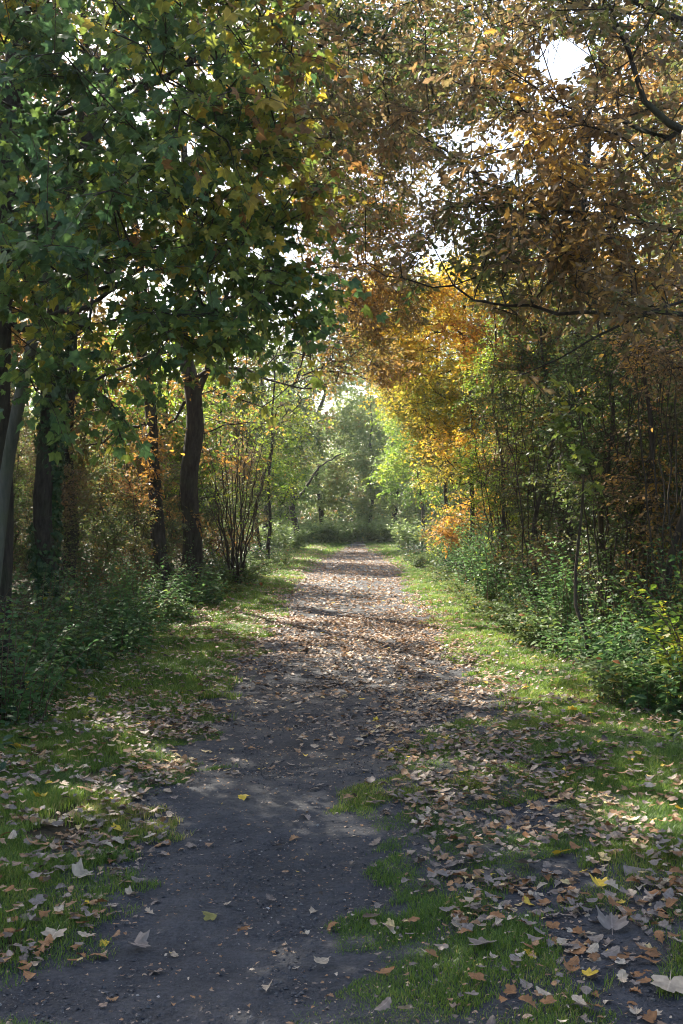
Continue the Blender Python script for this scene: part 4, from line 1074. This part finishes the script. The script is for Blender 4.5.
o = obj('leaf_litter', make_mesh('leaf_litter', mat=M['litter'], smooth=True, **litter_obj(REST)))
tag(o, 'thick scatter of brown and tan fallen leaves over path and verges', 'leaf litter', kind='stuff')

from mathutils import Matrix
cache = {}


def one_leaf(x, y, z, yaw_, tl, fl, s, knd, colour, label, group):
    key = (knd, colour)
    if key not in cache:
        V, Q, T = FALL[knd][1]
        ms = make_mesh('fallen_leaf', V, Q if len(Q) else None, T if len(T) else None, mat=M['litter ' + colour], smooth=True,
                       tint=np.full(len(V), .5), uv=V[:, :2])
        cache[key] = ms
    o = obj('fallen_leaf', cache[key])
    d = np.array([math.cos(yaw_), math.sin(yaw_), tl[0]]); d /= np.linalg.norm(d)
    nn = np.array([tl[1] * math.sin(yaw_), -tl[1] * math.cos(yaw_), fl])
    xx = np.cross(d, nn); xx /= np.linalg.norm(xx); zz = np.cross(xx, d)
    mt = Matrix.Identity(4)
    for r_ in range(3):
        mt[r_][0], mt[r_][1], mt[r_][2] = xx[r_] * s, d[r_] * s, zz[r_] * s
    mt[0][3], mt[1][3], mt[2][3] = x, y, z
    o.matrix_world = mt
    tag(o, label, 'leaf', group)


def colour_of(t):
    return 'dark brown' if t < .1 else 'grey brown' if t < .42 else 'russet' if t < .76 else 'pale tan' if t < .97 else 'yellow'


bins = {}
for i in NEAR:
    xx, yy = X[i], Y[i]
    if bare(xx, yy) > .5: wh = 'dark bare track' if xx < .4 else 'short right hand track'
    elif xx < -.5: wh = 'left grass verge'
    elif xx < 1.1: wh = 'grass strip between the tracks'
    else: wh = 'right grass verge'
    bins.setdefault((colour_of(tint[i]), FALL[kind[i]][0], wh), []).append(i)
NTH = ['nearest', 'second nearest', 'third nearest', 'fourth nearest', 'fifth nearest', 'sixth nearest', 'seventh nearest', 'eighth nearest', 'ninth nearest', 'tenth nearest']
for (c, kd, wh), ids in bins.items():
    ids.sort(key=lambda i: Y[i])
    for k, i in enumerate(ids):
        lab = '%s %s %s leaf on the %s' % (NTH[k], c, kd, wh) if k < 10 else '%s %s leaf on the %s, beyond its ten nearest' % (c, kd, wh)
        if len(ids) == 1: lab = 'only %s %s leaf on the near %s' % (c, kd, wh)
        one_leaf(X[i], Y[i], Z[i], yaw[i], tilt[i], flip[i], size[i], int(kind[i]), c, lab, 'fallen leaves in front of the camera')
for (px, py, c, knd, s, lab), a, b_ in zip(SPECIAL, sx, sy):
    one_leaf(a, b_, float(gz(a, b_)) + .035, rng.uniform(0, 6.28), rng.normal(size=2) * .2, 1.0, s, knd, c, lab, 'fallen leaves in front of the camera')

# ================================================================== AIR
def haze(lo, hi, density):
    V = np.array([(x, y, z) for x in (lo[0], hi[0]) for y in (lo[1], hi[1]) for z in (lo[2], hi[2])], float)
    Q = [(0, 1, 3, 2), (4, 6, 7, 5), (0, 4, 5, 1), (2, 3, 7, 6), (0, 2, 6, 4), (1, 5, 7, 3)]
    m, nt, out = new_mat('thin_haze')
    v = nt.nodes.new('ShaderNodeVolumePrincipled'); v.inputs['Color'].default_value = (.86, .93, 1, 1); v.inputs['Density'].default_value = density; v.inputs['Anisotropy'].default_value = .3
    nt.links.new(v.outputs[0], out.inputs['Volume'])
    tag(obj('haze', make_mesh('haze', V, Q, mat=m)), 'thin autumn haze in the air along the path', 'haze', kind='stuff')


haze((-420, -70, -2.5), (420, 640, 22), HAZE)

# ================================================================== LIGHT, SKY, CAMERA
w = bpy.data.worlds.new('World'); S.world = w; w.use_nodes = True
nt = w.node_tree
bg = nt.nodes['Background']
sk = nt.nodes.new('ShaderNodeTexSky'); sk.sky_type = 'NISHITA'; sk.sun_disc = False
sk.sun_elevation = SUN_EL; sk.sun_rotation = SUN_AZ; sk.dust_density = 3.0; sk.air_density = 1.0; sk.ozone_density = 1.0
nt.links.new(sk.outputs[0], bg.inputs[0]); bg.inputs[1].default_value = .105
su = bpy.data.lights.new('sun', 'SUN'); su.energy = 5.0; su.angle = R(.5); su.color = (1, .93, .80)
so = bpy.data.objects.new('sun', su); COL.objects.link(so)
from mathutils import Vector
so.rotation_euler = Vector([float(v) for v in SUN_DIR]).to_track_quat('Z', 'Y').to_euler()
so.location = (-20, 40, 30)

cam = bpy.data.cameras.new('camera'); co = bpy.data.objects.new('camera', cam); COL.objects.link(co)
cam.sensor_fit = 'VERTICAL'; cam.sensor_height = 36.0; cam.lens = 36.0 * FPX / 1024
cam.shift_y = (CY - 512) / 1024; cam.shift_x = -(CX - 341.5) / 1024
cam.clip_start = .05; cam.clip_end = 1500
co.location = (0, 0, CAM_Z); co.rotation_euler = (R(90), 0, 0)
S.camera = co

S.view_settings.view_transform = 'Standard'; S.view_settings.look = 'None'; S.view_settings.exposure = 2.05; S.view_settings.gamma = 1.0
S.view_settings.use_curve_mapping = False
S.render.engine = 'CYCLES'
S.cycles.max_bounces = 8; S.cycles.diffuse_bounces = 4; S.cycles.transmission_bounces = 5; S.cycles.glossy_bounces = 2; S.cycles.transparent_max_bounces = 8
S.cycles.caustics_reflective = False; S.cycles.caustics_refractive = False
S.cycles.volume_bounces = 1
S.cycles.use_denoising = True; S.cycles.filter_width = 1.0
